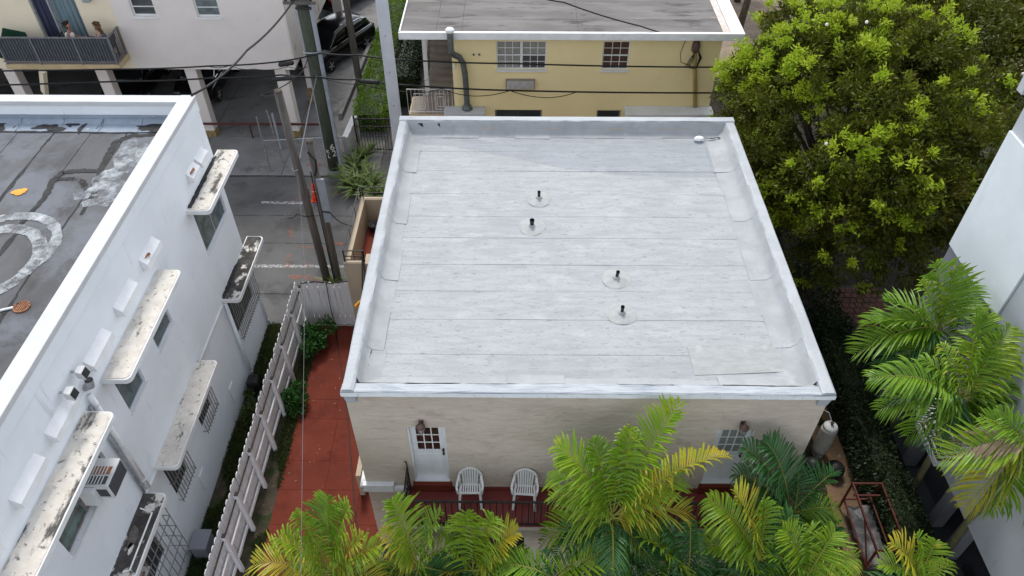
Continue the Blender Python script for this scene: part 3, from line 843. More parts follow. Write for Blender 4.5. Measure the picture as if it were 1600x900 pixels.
MB().wall('x', TX0 + .001, .16, TY + .31, YF - .002, 0, 2.27).build('lower_side_wall', 'stucco', H)
# white moulding on the left corner
bd = MB()
bd.box(X0 - .04, -2.74, YF - .10, YF + .0, 2.62, 2.90).box(-2.738, TX0 - .03, YF - .085, YF, 2.62, 2.77)
bd.box(X0 - .06, -2.72, YF - .12, YF, 2.90, 2.925)
bd.build('white_moulding', 'whitepaint', H, bevel=.012)
MB().tube([(X0 - .07, YF - .08, 2.80), (X0 - .07, YF + .35, 2.80)], .075, 10).build('white_moulding', 'whitepaint', H, smooth=True)
MB().tube([(X0 - .05, YF - .06, 2.62), (X0 - .05, YF + .35, 2.60)], .05, 10).build('white_moulding', 'whitepaint', H, smooth=True)

def railing(name, label, p, q, z0, z1, step, group=None, kind='plain', m='iron', th=.014, top=.03):
    p, q = Vector((*p, 0)), Vector((*q, 0))
    L = (q - p).length
    d = (q - p) / L
    t = thing(name, (p.x, p.y, z0), label, 'railing', group)
    MB().bar(p + Vector((0, 0, z1)), q + Vector((0, 0, z1)), top, top * .7).build('top_rail', m, t)
    MB().bar(p + Vector((0, 0, z0 + .06)), q + Vector((0, 0, z0 + .06)), top * .8, top * .6).build('bottom_rail', m, t)
    n = max(2, round(L / step))
    b0 = None
    for i in range(n + 1):
        c = p + d * (L * i / n)
        if i in (0, n):
            MB().bar((c.x, c.y, z0), (c.x, c.y, z1 + .02), .03).build('post', m, t)
            continue
        if b0 is None:
            b0 = MB().bar((c.x, c.y, z0 + .065), (c.x, c.y, z1 - .01), th).build('baluster', m, t)
            c0 = c
        else:
            piece(b0, t, (c.x - c0.x + p.x, c.y - c0.y + p.y, z0))
    return t

railing('terrace_railing', 'long black iron railing along the front of the red terrace', (TX0 + .10, TY + .09), (TX1 - .05, TY + .09), 2.64, 3.60, .135, th=.02, top=.042)
sr = railing('terrace_railing', 'short black scrolled railing at the left end of the red terrace', (TX0 + .04, TY + .14), (TX0 + .04, YF - .07), 2.64, 3.62, .085)
cc = MB()
for k in range(3):
    y = TY + .28 + k * .24
    pts = [(TX0 + .04, y + .09 * math.cos(a) * (1 - a / 14), 3.13 + .30 * math.sin(a) * (1 - a / 14)) for a in [i * .45 for i in range(22)]]
    cc.tube(pts, .007, 4)
cc.build('scroll', 'iron', sr)
MB().tube([(TX0 + .04, YF - .06, 3.62), (TX0 + .03, YF - .05, 3.78), (TX0 - .01, YF - .06, 3.80)], .014, 6).build('finial', 'iron', sr)

# ------------------------------------------------------------------ rear side landing and stair on the left
LX0 = -4.78
ld = MB().box(LX0, X0 - .002, 15.35, 18.35, 2.70, 2.98).build('landing', 'stucco_side', H)
MB().box(LX0 + .17, X0 - .004, 15.40, 18.20, 2.981, 3.0).build('landing_floor', 'redfloor', ld)
pw = MB()
pw.box(LX0, LX0 + .16, 15.5, 18.2, 2.983, 3.85)
pw.build('landing_wall', 'stucco_side', ld, bevel=.02)
MB().box(LX0, X0 - .003, 18.2, 18.36, 2.983, 3.85).build('landing_wall', 'stucco_side', ld, bevel=.02)
MB().box(LX0, LX0 + .55, 15.33, 15.5, 0.0, 3.85).build('landing_wall', 'stucco_side', ld, bevel=.02)
MB().box(LX0 + .551, LX0 + .75, 15.36, 15.8, 2.4, 3.80).build('landing_wall', 'stucco_side', ld, bevel=.02)
MB().box(LX0 + .002, LX0 + .16, 15.5, 18.34, 0.0, 2.69).build('landing_support', 'stucco_side', ld)
for k in range(14):
    z = 2.98 - (k + 1) * .198
    y = 15.3 - k * .27
    MB().box(-3.95, X0 - .004, y - .28, y, z - .2, z).build('step', 'redfloor', ld)
MB().box(-4.1, -3.96, 10.45, 12.5, 0.0, .95).build('side_wall', 'stucco_side', H, bevel=.02)
railing('landing_railing', 'black iron railing on the outer wall of the rear landing', (LX0 + .03, 15.42), (LX0 + .03, 18.3), 3.852, 4.25, .9)
lr = railing('landing_railing', 'short black railing on the far end wall of the rear landing', (LX0 + .1, 18.28), (X0 - .05, 18.28), 3.852, 4.25, .6)
MB().bar((LX0 + .1, 18.28, 4.05), (X0 - .05, 18.28, 4.05), .025).build('mid_rail', 'iron', lr)
lr = railing('landing_railing', 'short black railing on the near end wall of the rear landing', (LX0 + .03, 15.4), (LX0 + .58, 15.4), 3.852, 4.25, .6)
MB().bar((LX0 + .03, 15.4, 4.05), (LX0 + .58, 15.4, 4.05), .025).build('mid_rail', 'iron', lr)
hr = thing('stair_handrail', (-4.2, 15.4, 3.0), 'long black handrail sloping down beside the fence gate', 'railing')
MB().tube([(-4.22, 15.38, 3.02), (-4.22, 15.38, 4.22)], .022, 6).build('post', 'iron', hr)
MB().tube([(-4.22, 15.38, 4.20), (-4.16, 13.9, 2.9), (-4.1, 12.4, 1.75), (-4.05, 11.2, .95)], .022, 6).build('rail', 'iron', hr)
MB().tube([(-4.22, 15.38, 3.85), (-4.16, 13.9, 2.5), (-4.1, 12.4, 1.35)], .016, 6).build('rail', 'iron', hr)
tg = MB().bar((-4.44, 14.55, 2.95), (-4.30, 14.6, 3.10), .07, .09)
tag(tg.build('tag', 'yellowtag', org=(-4.36, 14.57, 2.95)), 'small orange tag tied to the handrail by the fence gate', 'tag')
tag(MB().lathe((-4.38, 17.75, 3.001), [(.10, 0), (.13, .05), (.15, .2), (.16, .26), (.13, .27), (.10, .22)], 14).build('plant_pot', 'bin', smooth=True, org=(-4.38, 17.75, 3.0)), 'small black pot in the corner of the red rear landing', 'pot')
tag(MB().tube([(-5.83, 16.6, 1.9), (-5.82, 16.45, 1.2), (-5.81, 16.42, .05), (-5.5, 15.3, .045), (-5.16, 14.19, .045), (-4.65, 12.1, .045), (-4.2, 10.1, .045), (-4.03, 9.44, .045), (-3.69, 8.26, .045), (-3.5, 6.5, .045)], .013, 5).build('cable', 'wire', org=(-5.8, 16.4, 0)),
    'thin black cable running over the gate and down the red driveway', 'cable')

# ------------------------------------------------------------------ plastic chairs
def chair(x, y, rz, label):
    t = thing('plastic_chair', (0, 0, 0), label, 'chair', 'white plastic chairs on the terrace')
    st = MB()
    st.prism([(-.24, -.10), (.24, -.10), (.245, -.04), (-.245, -.04)], .395, .425)
    st.prism([(-.245, -.038), (-.195, -.038), (-.175, .2), (-.22, .2)], .40, .425)
    st.prism([(.195, -.038), (.245, -.038), (.22, .2), (.175, .2)], .40, .425)
    st.prism([(-.174, .16), (.174, .16), (.174, .2), (-.174, .2)], .40, .425)
    st.build('seat', 'plastic', t, bevel=.006)
    for i in range(7):
        u = -.156 + i * .052
        MB().prism([(u - .017, -.039), (u + .017, -.039), (u * .93 + .016, .159), (u * .93 - .016, .159)], .402, .42).build('seat_slat', 'plastic', t)
    for s in (-1, 1):
        MB().add([(s * .27, -.28, 0), (s * .22, -.28, 0), (s * .27, -.22, 0), (s * .22, -.26, 0),
                  (s * .25, -.11, .41), (s * .19, -.11, .41), (s * .25, -.03, .41), (s * .20, -.05, .41)],
                 [(0, 1, 5, 4), (1, 3, 7, 5), (3, 2, 6, 7), (2, 0, 4, 6), (4, 5, 7, 6), (0, 2, 3, 1)]).build('leg', 'plastic', t, bevel=.006)
        MB().add([(s * .28, .30, 0), (s * .23, .30, 0), (s * .28, .24, 0), (s * .23, .26, 0),
                  (s * .25, .22, .62), (s * .21, .22, .62), (s * .25, .14, .62), (s * .21, .15, .62)],
                 [(0, 1, 5, 4), (1, 3, 7, 5), (3, 2, 6, 7), (2, 0, 4, 6), (4, 5, 7, 6), (0, 2, 3, 1)]).build('leg', 'plastic', t, bevel=.006)
        a = MB()
        pts = [(s * .235, .235, .70), (s * .275, .05, .665), (s * .285, -.08, .65), (s * .272, -.14, .63), (s * .262, -.145, .52), (s * .245, -.11, .40)]
        for i in range(len(pts) - 1):
            a.bar(pts[i], pts[i + 1], .05, .022, up=(0, .3, 1))
        a.build('armrest', 'plastic', t, bevel=.006)
    arch = [(-.225, .20, .42)] + [(-.255 * math.cos(q) * (1 if q < 1.57 else 1), .215 + .075 * math.sin(q) + .04, .60 + .27 * math.sin(q)) for q in [i * math.pi / 10 for i in range(11)]] + [(.225, .20, .42)]
    fr = MB()
    for i in range(len(arch) - 1):
        fr.bar(arch[i], arch[i + 1], .03, .05, up=(0, 0, 1) if 2 < i < 9 else (1, 0, 0))
    fr.tube(arch, .022, 8)
    fr.build('back_frame', 'plastic', t)
    for i in range(7):
        u = -.168 + i * .056
        zt = .60 + .27 * math.sqrt(max(0, 1 - (u / .255) ** 2))
        yt = .255 + .075 * (zt - .6) / .27
        MB().bar((u * .86, .19, .42), (u, yt, zt), .036, .012, up=(0, 1, 0)).build('slat', 'plastic', t)
    t.location = (x, y, 2.646)
    t.rotation_euler = (0, 0, rz)
    t.scale = (1, .85, 1)
    return t

chair(-1.0, 8.80, R(1), 'white plastic armchair nearer the brown paned door')
chair(.20, 8.78, R(-4), 'white plastic armchair nearer the palms')
# ================================================================== WHITE HOUSE ON THE LEFT
W = thing('white_house', (-8.02, 9.0, 0), 'white two storey house with grey flat roof and stained window ledges', 'house')
WX, WY, WT = -8.02, 16.62, 8.12
RZ = 7.68
# window openings in the long wall (y0, y1, z0, z1)
UP = [(14.58, 16.35, 4.82, 6.12), (11.10, 12.02, 5.0, 6.12), (9.40, 10.25, 5.0, 6.12), (6.35, 8.20, 4.80, 6.12), (3.6, 4.6, 5.0, 6.1)]
LO = [(14.62, 16.30, 1.65, 3.05), (11.30, 12.10, 1.75, 3.05), (9.35, 10.15, 1.75, 3.05), (6.3, 8.2, 1.4, 3.05)]
MB().wall('x', WX, -.25, -2, WY, 0, WT, [*UP, *LO]).build('wall', 'lwall', W)
MB().wall('y', WY, -.25, -20, WX - .25, 0, WT).build('wall', 'lwall', W)
# parapet copings
cp_ = MB().box(WX - .33, WX + .035, -2, WY + .03, WT, WT + .13).build('coping', 'lwhite', W, bevel=.015)
cp_ = MB().box(-20, WX - .332, WY - .30, WY + .03, WT, WT + .12).build('coping', 'lwhite', W, bevel=.015)
MB().box(WX - .001, WX + .022, -2, WY + .02, WT - .30, WT - .001).build('cornice', 'lwall', W, bevel=.006)
MB().box(-20, WX - .34, WY - .33, WY - .26, RZ + .11, RZ + .17).build('inner_ledge', 'lroofblue', W)
# flat roof of mineral felt rolls laid along the house, black tar joints between them
rf = MB().box(-20, WX - .25, -2, WY - .25, RZ - .25, RZ - .03).build('roof', 'lroof', W)
rnd = random.Random(8)
xs = [-8.33, -8.72, -9.55, -10.45, -11.35, -12.25, -13.1, -13.9, -14.9, -16, -17, -18, -20]
for i in range(len(xs) - 1):
    MB().box(xs[i + 1] + .006, xs[i] - .006, -2, WY - .72, RZ - .035, RZ + .004 * (i % 2)).build('felt_roll', 'lroof', rf)
    if 0 < i < 7:
        y = 3.0
        k = 0
        while y < 15.8:
            L = rnd.uniform(1.6, 4.0)
            e = min(y + L, 15.85)
            if rnd.random() < .85:
                ribbon([(xs[i] + rnd.uniform(-.02, .02), y), (xs[i], (y + e) / 2), (xs[i] + rnd.uniform(-.02, .02), e)], [rnd.uniform(.02, .05), rnd.uniform(.05, .13), rnd.uniform(.015, .05)], RZ + .009 + .001 * k % .003, 100 + i * 10 + k, .5).build('tar_joint', 'tar', rf)
            y = e
            k += 1
# base flashing along the far parapet: blue-grey upstand sheets
x = WX - .34
k = 0
while x > -15:
    w = rnd.uniform(.85, 1.1)
    MB().add([(x - .005, WY - .31, RZ + .11), (x - w + .005, WY - .31, RZ + .11), (x - w + .005, WY - .45, RZ + .03), (x - .005, WY - .45, RZ + .03), (x - .005, WY - .80 - .02 * (k % 2), RZ + .012), (x - w + .005, WY - .80 - .02 * (k % 2), RZ + .012)],
             [(0, 1, 2, 3), (3, 2, 5, 4)]).build('flashing_sheet', 'lroofblue', rf)
    ribbon([(x, WY - .36), (x + .02, WY - .6), (x - .02, WY - .78)], [.02, .03, .05], RZ + .1, 300 + k, .6).build('tar_joint', 'tarworn', rf) if k % 2 == 0 else None
    x -= w
    k += 1
ribbon([(-8.5, 15.83), (-10, 15.8), (-12, 15.83), (-14.5, 15.8)], [.05, .03, .06, .03], RZ + .018, 310, .7, 14).build('tar_joint', 'tar', rf)
for k, (x, y, a, b) in enumerate(((-11.55, 16.0, .33, .13), (-11.05, 16.15, .14, .12), (-10.75, 16.0, .07, .18), (-9.0, 16.02, .42, .15), (-12.85, 16.1, .2, .17))):
    blob(x, y, a, b, RZ + .035, 320 + k, 40, .7).build('tar_blot', 'tar', rf)
# loop of tar, white splashes, white brushed rings and an orange blot
ribbon([(-8.7, 15.72), (-9.4, 15.68), (-9.69, 15.4), (-9.66, 14.9), (-9.6, 14.3), (-9.4, 13.65), (-9.35, 12.6)], [.10, .16, .15, .14, .13, .11, .07], RZ + .012, 330, .3, 10).build('tar_loop', 'tar', rf)
ribbon([(-9.6, 14.2), (-10.0, 14.22), (-10.42, 14.15), (-10.5, 13.88), (-10.4, 13.2), (-10.5, 12.3)], [.10, .13, .15, .16, .12, .08], RZ + .014, 331, .3, 10).build('tar_loop', 'tar', rf)
ribbon([(-10.45, 13.88), (-9.98, 13.9), (-9.78, 13.75), (-9.6, 13.5)], [.12, .12, .14, .1], RZ + .016, 332, .3, 10).build('tar_loop', 'tarworn', rf)
for k, (x, y, a, b) in enumerate(((-9.08, 14.75, .38, .75), (-9.2, 13.7, .42, .6), (-9.12, 13.05, .3, .2), (-8.75, 15.0, .2, .6), (-9.62, 13.25, .2, .14))):
    blob(x, y, a, b, RZ + .019 + .001 * k, 340 + k, 40, .5).build('white_splash', 'splash', rf)
def ring(cx, cy, ra, rb, a0, a1, w, seed, tilt=0.0):
    pts = []
    for i in range(21):
        a = a0 + (a1 - a0) * i / 20
        pts.append((cx + ra * math.cos(a), cy + rb * math.sin(a)))
    for i in range(20):       # separate brush strokes side by side, each a little skewed
        p, q = Vector(pts[i]), Vector(pts[i + 1])
        d = (q - p).normalized()
        n_ = Vector((-d.y, d.x))
        r_ = random.Random(seed + i)
        ww = w * r_.uniform(.9, 1.12)
        o1, o2 = r_.uniform(-.02, .02), r_.uniform(-.02, .02)
        q = q + d * .012
        MB().add([(*(p + n_ * (ww / 2 + o1)), RZ + .022 + .001 * (i % 2)), (*(q + n_ * (ww / 2 + o1)), RZ + .022 + .001 * (i % 2)), (*(q - n_ * (ww / 2 + o2)), RZ + .022 + .001 * (i % 2)), (*(p - n_ * (ww / 2 + o2)), RZ + .022 + .001 * (i % 2))], [(0, 1, 2, 3)]).build('brush_stroke', 'swirl', rf)
ring(-10.55, 11.08, .92, 1.04, R(-80), R(165), .27, 400)
ring(-10.52, 11.5, 1.05, 1.05, R(-45), R(120), .22, 440)
blob(-11.05, 13.39, .17, .11, RZ + .022, 350, 24, .35).build('orange_blot', 'orange', rf)
# drain with white pipe
dr = thing('roof_drain', (-9.29, 9.83, RZ), 'rusty round drain grate with a white pipe on the grey roof', 'drain')
MB().lathe((-9.29, 9.83, RZ + .005), [(.15, 0), (.155, .03), (.13, .035), (.128, .012)], 22).build('ring', 'rust', dr)
for k in range(7):
    a = -.11 + k * .0367
    MB().box(-9.29 + a - .01, -9.29 + a + .01, 9.83 - math.sqrt(.128 ** 2 - a * a), 9.83 + math.sqrt(.128 ** 2 - a * a), RZ + .02, RZ + .036).build('bar', 'rust', dr)
MB().tube([(-9.43, 9.8, RZ + .035), (-10.2, 9.5, RZ + .035), (-11.5, 9.0, RZ + .035)], .024, 8).build('pipe', 'whitepaint', dr)

# projecting ledges (eyebrows) over the windows
def ledge(y0, y1, zt, m, d=.57, h=.13, corner=False):
    n = 8
    r = .12
    poly = [(WX - .0, y0), (WX + d - r, y0)]
    poly += [(WX + d - r + r * math.sin(a), y0 + r - r * math.cos(a)) for a in [R(90) * i / 5 for i in range(1, 6)]]
    poly += [(WX + d - r + r * math.cos(a), y1 - r + r * math.sin(a)) for a in [R(90) * i / 5 for i in range(0, 6)]]
    poly += [(WX, y1)]
    MB().prism(poly, zt - h, zt - .012).build('ledge', 'whitetrim', W)
    l_ = bpy.data.objects[sorted(o.name for o in W.children if o.name.startswith('ledge'))[-1]]
    cx = WX + d / 2
    cy = (y0 + y1) / 2
    p2 = []
    rn = random.Random(int(y0 * 10))
    for i in range(len(poly)):
        a, b = poly[i], poly[(i + 1) % len(poly)]
        ns = max(1, int(math.hypot(b[0] - a[0], b[1] - a[1]) / .12))
        for k in range(ns):
            t = k / ns
            x, y = a[0] + (b[0] - a[0]) * t, a[1] + (b[1] - a[1]) * t
            j = rn.uniform(.0, .02)
            p2.append((x - (x - cx) / d * (.05 + j), y - (y - cy) / max(.5, (y1 - y0)) * (.05 + j)))
    MB().prism(p2, zt - .0125, zt + .004).build('ledge_top', m, W)

ledge(14.32, 16.95, 6.46, 'ledgemid')
ledge(9.12, 12.25, 6.44, 'ledge')
ledge(3.2, 8.36, 6.46, 'ledgemid', d=.60)
ledge(14.38, 17.05, 3.36, 'ledgedark', d=.50)
ledge(9.14, 12.25, 3.36, 'ledge', d=.54)
ledge(5.2, 8.5, 3.38, 'ledgedark', d=.54)
# black open gap where ledges meet the wall
for k, (y0, y1, z) in enumerate(((14.4, 16.6, 6.47), (14.45, 15.8, 3.375))):
    ribbon([(WX + .06, y0), (WX + .05, (y0 + y1) / 2), (WX + .05, y1)], [.09, .13, .07], z + .005, 370 + k, .4, 10).build('mould_gap', 'tar', W)
# white boxed louvres high on the wall
for k, (y0, y1) in enumerate(((15.55, 16.1), (14.9, 15.45), (11.8, 12.6), (10.4, 11.25), (8.98, 9.86), (7.4, 8.25), (6.15, 7.02), (4.6, 5.5))):
    v = MB()
    v.add([(WX, y0, 6.86), (WX, y1, 6.86), (WX, y1, 7.12), (WX, y0, 7.12), (WX + .17, y0, 6.84), (WX + .17, y1, 6.84), (WX + .15, y1, 6.98), (WX + .15, y0, 6.98)],
          [(0, 1, 2, 3), (4, 7, 6, 5), (0, 3, 7, 4), (1, 5, 6, 2), (3, 2, 6, 7), (0, 4, 5, 1)])
    b = v.build('louvre_box', 'whitetrim', W, bevel=.008)
    if k in (1, 2):
        blob(WX + .08, y0 + .22, .055, .14 if k == 1 else .1, 7.065 if k == 1 else 7.06, 380 + k, 20, .5).build('rust_stain', 'rust', b)
# mouldings and downpipes
MB().box(WX - .001, WX + .045, 3, 14.35, 3.14, 3.24).build('string_course', 'whitetrim', W, bevel=.01)
def downpipe(y, z0, z1, r=.05, m='whitetrim', off=.07):
    p = MB().tube([(WX + off, y, z1), (WX + off, y, z0)], r, 10).build('downpipe', m, W, smooth=True)
    for z in (z0 + .3, (z0 + z1) / 2, z1 - .3):
        MB().lathe((WX + off, y, z), [(r * 1.15, 0), (r * 1.15, .03)], 10).build('bracket', m, p)
downpipe(14.40, 0, 3.2, .05, 'lwall')
downpipe(8.62, 3.4, 6.6, .06, 'whitetrim', .08)
downpipe(8.50, 3.4, 6.4, .03, 'greymetal', .05)
downpipe(16.52, 0, 3.3, .035, 'lwall', .05)
# three little flood lights under the parapet
for k, (y, z, l) in enumerate(((8.62, 7.28, 'small square floodlight high on the white wall, farther of the two'), (8.15, 7.28, 'small square floodlight high on the white wall, nearer of the two'))):
    t = thing('floodlight', (WX, y, z), l, 'floodlight')
    MB().bar((WX + .0, y, z), (WX + .14, y, z), .035).build('arm', 'greymetal', t)
    MB().add([(WX + .12, y - .08, z - .10), (WX + .12, y + .08, z - .10), (WX + .12, y + .08, z + .08), (WX + .12, y - .08, z + .08),
              (WX + .28, y - .10, z - .12), (WX + .28, y + .10, z - .12), (WX + .24, y + .10, z + .06), (WX + .24, y - .10, z + .06)],
             [(0, 1, 2, 3), (4, 7, 6, 5), (0, 3, 7, 4), (1, 5, 6, 2), (3, 2, 6, 7), (0, 4, 5, 1)]).build('housing', 'lwhite', t, bevel=.01)
    MB().add([(WX + .283, y - .085, z - .105), (WX + .283, y + .085, z - .105), (WX + .246, y + .085, z + .045), (WX + .246, y - .085, z + .045)], [(0, 1, 2, 3)]).build('glass', 'glass_dark', t)
vc = thing('vent_cowl', (WX, 8.72, 6.75), 'open grey vent cowl on the white wall below the floodlights', 'vent')
MB().tube([(WX + .0, 8.70, 6.72), (WX + .13, 8.70, 6.78), (WX + .16, 8.70, 6.95)], .075, 12, False).build('pipe', 'greymetal', vc, smooth=True)
MB().lathe((WX + .155, 8.70, 6.93), [(.055, 0), (.055, .012)], 12).build('mouth', 'tar', vc)

# windows
def jalousie(y0, y1, z0, z1, n=9, cols=1, glass='glass_teal', frame='greymetal'):
    d = WX - .10
    fr = MB()
    fr.box(d - .03, d + .04, y0, y1, z0, z0 + .04).box(d - .03, d + .04, y0, y1, z1 - .04, z1).box(d - .03, d + .04, y0, y0 + .04, z0 + .04, z1 - .04).box(d - .03, d + .04, y1 - .04, y1, z0 + .04, z1 - .04)
    for c in range(1, cols):
        u = y0 + (y1 - y0) * c / cols
        fr.box(d - .03, d + .05, u - .03, u + .03, z0 + .04, z1 - .04)
    w = fr.build('window', frame, W)
    for c in range(cols):
        a = y0 + (y1 - y0) * c / cols + .045
        b = y0 + (y1 - y0) * (c + 1) / cols - .045
        h = (z1 - z0 - .08) / n
        for i in range(n):
            z = z0 + .04 + i * h
            MB().add([(d + .045, a, z), (d + .045, b, z), (d + .0, b, z + h * 1.08), (d + .0, a, z + h * 1.08), (d + .039, a, z), (d + .039, b, z), (d - .006, b, z + h * 1.08), (d - .006, a, z + h * 1.08)],
                     [(0, 1, 2, 3), (7, 6, 5, 4), (0, 4, 5, 1), (3, 2, 6, 7), (0, 3, 7, 4), (1, 5, 6, 2)]).build('slat', glass, w)
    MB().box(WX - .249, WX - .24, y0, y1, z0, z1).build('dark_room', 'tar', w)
    MB().box(WX - .12, WX + .03, y0 - .03, y1 + .03, z0 - .05, z0 - .002).build('sill', 'whitetrim', w)
    return w

def grille(y0, y1, z0, z1, dep=.12, n=12, m='bars', label=None, rails=2):
    t = thing('window_grille', (WX, (y0 + y1) / 2, z0), label, 'window grille')
    x = WX + dep
    for z in [z0 + (z1 - z0) * i / (rails - 1) for i in range(rails)]:
        MB().box(x - .008, x + .008, y0, y1, z - .01, z + .01).build('rail', m, t)
        for y in (y0, y1):
            MB().bar((WX, y, z), (x, y, z), .014).build('bracket', m, t)
    b0 = None
    for i in range(n + 1):
        y = y0 + (y1 - y0) * i / n
        if b0 is None:
            b0 = MB().bar((x, y, z0 - .08), (x, y, z1), .015).build('bar', m, t)
        else:
            piece(b0, t, (WX, y - y0 + (y0 + y1) / 2, z0))
    return t

jalousie(*UP[0], n=8, cols=2)
jalousie(*UP[1], n=7)
jalousie(*UP[2], n=7)
jalousie(*UP[4], n=7)
for q in LO[:3]:
    jalousie(*q, n=8, cols=2 if q[1] - q[0] > 1.2 else 1, glass='glass_dark', frame='bars')
jalousie(*LO[3], n=8, cols=3, glass='glass_dark', frame='bars')
grille(14.55, 16.4, 1.60, 3.1, .14, 16, 'bars', 'old vertical barred grille on the ground floor window nearest the alley')
grille(11.25, 12.15, 1.70, 3.1, .12, 8, 'bars', 'old barred grille at the far end of the middle ground floor ledge', 3)
grille(9.30, 10.2, 1.70, 3.1, .12, 8, 'bars', 'old barred grille at the near end of the middle ground floor ledge', 3)
grille(6.2, 8.35, 1.30, 3.15, .42, 12, 'bars', 'large rusty cage grille round the lower air conditioner', 5)
# large picture window with three lights and a wall air conditioner
y0, y1, z0, z1 = UP[3]
d = WX - .12
fr = MB()
fr.box(d - .03, d + .03, y0, y1, z0, z0 + .05).box(d - .03, d + .03, y0, y1, z1 - .04, z1).box(d - .03, d + .03, y0, y0 + .05, z0 + .05, z1 - .04).box(d - .03, d + .03, y1 - .05, y1, z0 + .05, z1 - .04)
fr.box(d - .03, d + .03, 7.22, 7.29, z0 + .05, z1 - .04)
pw_ = fr.build('window', 'bars', W)
MB().box(d - .006, d, y0 + .05, 7.22, z0 + .05, z1 - .04).build('pane', 'glass_room', pw_)
MB().box(d - .006, d, 7.29, y1 - .05, z0 + .05, z1 - .04).build('pane', 'glass_teal', pw_)
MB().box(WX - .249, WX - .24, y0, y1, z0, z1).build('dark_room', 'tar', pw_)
MB().box(WX - .12, WX + .04, y0 - .03, y1 + .03, z0 - .05, z0 - .002).build('sill', 'whitetrim', pw_)

def air_con(x, y, z, l, label, w=.62, h=.42):
    t = thing('air_conditioner', (x, y, z), label, 'air conditioner')
    MB().box(x - .2, x + l, y - w / 2, y + w / 2, z, z + h).build('casing', 'acwhite', t, bevel=.012)
    MB().box(x + l, x + l + .012, y - w / 2 + .03, y + w / 2 - .03, z + .03, z + h - .03).build('rear_grille', 'acgrille', t)
    for k in range(9):
        zz = z + .05 + (h - .1) * k / 8
        MB().box(x + l + .012, x + l + .018, y - w / 2 + .03, y + w / 2 - .03, zz - .006, zz + .006).build('fin', 'acgrille', t)
    for k in range(2):
        a = y - w / 2 + .05 + k * .21
        MB().box(x + .03, x + l - .06, a, a + .17, z + h, z + h + .008).build('top_louvre', 'rust' if k else 'acgrille', t)
        for q in range(5):
            xx = x + .05 + q * (l - .14) / 5
            MB().box(xx, xx + .018, a - .002, a + .172, z + h + .008, z + h + .016).build('slot', 'acwhite', t)
    MB().box(x + .04, x + l - .05, y - w / 2 - .006, y - w / 2, z + .08, z + h - .1).build('side_louvre', 'acgrille', t)
    return t
air_con(WX, 7.72, 5.0, .44, 'white window air conditioner with rusty louvres under the long upper ledge')
air_con(WX, 7.0, 2.15, .32, 'small white air conditioner inside the rusty cage grille', .55, .36)
sh = MB().box(WX - .08, WX + .20, 7.28, 7.40, 4.95, 5.40)
sh.build('side_board', 'whitepaint', W)
# things lying on the lowest ledge
pp = MB().tube([(WX + .12, 8.1, 3.42), (WX + .40, 8.0, 3.42), (WX + .40, 6.75, 3.42), (WX + .28, 6.72, 3.42)], .018, 8)
tag(pp.build('drain_pipe', 'plastic', org=(WX + .3, 7.4, 3.40)), 'bent white plastic pipe lying on the black stained lower ledge', 'pipe')
for k, (x, y, a, b, m, l) in enumerate(((WX + .20, 7.45, .10, .24, 'wood_grey', 'grey brown board scrap lying inside the bent white pipe'), (WX + .24, 7.22, .05, .12, 'ledge', 'small pale rubble lump lying by the board on the ledge'))):
    o = blob(x, y, a, b, 0, 390 + k, 12, .4)
    o = MB().prism([(p[0], p[1]) for p in o.v], 3.387, 3.43).build('debris', m, org=(x, y, 3.387))
    tag(o, l, 'debris')
mb_ = MB().box(WX, WX + .03, 13.05, 13.35, .55, 1.15)
mb_.build('access_panel', 'lwall', W, bevel=.006)
MB().box(WX, WX + .03, 10.3, 10.6, .55, 1.1).build('access_panel', 'lwall', W, bevel=.006)
bn = thing('storage_box', (-7.72, 8.9, 0), 'dark grey bin against the white wall near the fence', 'bin')
MB().box(-7.92, -7.52, 8.65, 9.15, 0, .5).build('body', 'rgrey', bn, bevel=.05)
MB().box(-7.94, -7.50, 8.63, 9.17, .5, .56).build('lid', 'rgrey', bn, bevel=.025)
bn = thing('storage_box', (-7.75, 13.9, 0), 'black bag shaped box at the wall foot beside the far fence', 'bin')
MB().box(-7.92, -7.6, 13.75, 14.15, 0, .45).build('body', 'bin', bn, bevel=.08)
MB().box(-7.9, -7.62, 13.78, 14.12, .45, .5).build('lid', 'bin', bn, bevel=.02)

# ================================================================== BOARD FENCE
def fence_boards(t, p, q, n, off, h, m='fence', seed=1):
    p, q = Vector((*p, 0)), Vector((*q, 0))
    d = (q - p).normalized()
    ang = math.atan2(d.y, d.x)
    L = (q - p).length
    w = L / n * .9
    pr = []
    for a in range(9):
        th = math.pi * a / 8
        pr.append((w / 2 * math.cos(th), h - .09 + .09 * math.sin(th)))
    pr = [(w / 2, 0)] + pr + [(-w / 2, 0)]
    k = len(pr)
    v = [(x, -.011, z) for x, z in pr] + [(x, .011, z) for x, z in pr]
    f = [tuple(range(k)), tuple(reversed(range(k, 2 * k)))] + [(i, i + k, (i + 1) % k + k, (i + 1) % k) for i in range(k)]
    src = None
    r = random.Random(seed)
    for i in range(n):
        c = p + d * (L * (i + .5) / n)
        nrm = Vector((-d.y, d.x, 0)) * (off + r.uniform(-.006, .006))
        o = MB().add(v, f)
        if src is None:
            src = o.build('board', m)
            src.parent = t
            ORG[src.name] = ORG[t.name]
            b = src
        else:
            b = piece(src, t)
        oo = ORG[t.name]
        b.location = (c.x + nrm.x - oo[0], c.y + nrm.y - oo[1], r.uniform(.02, .06) - oo[2])
        b.rotation_euler = (r.uniform(-.012, .012), r.uniform(-.008, .008), ang + r.uniform(-.02, .02))

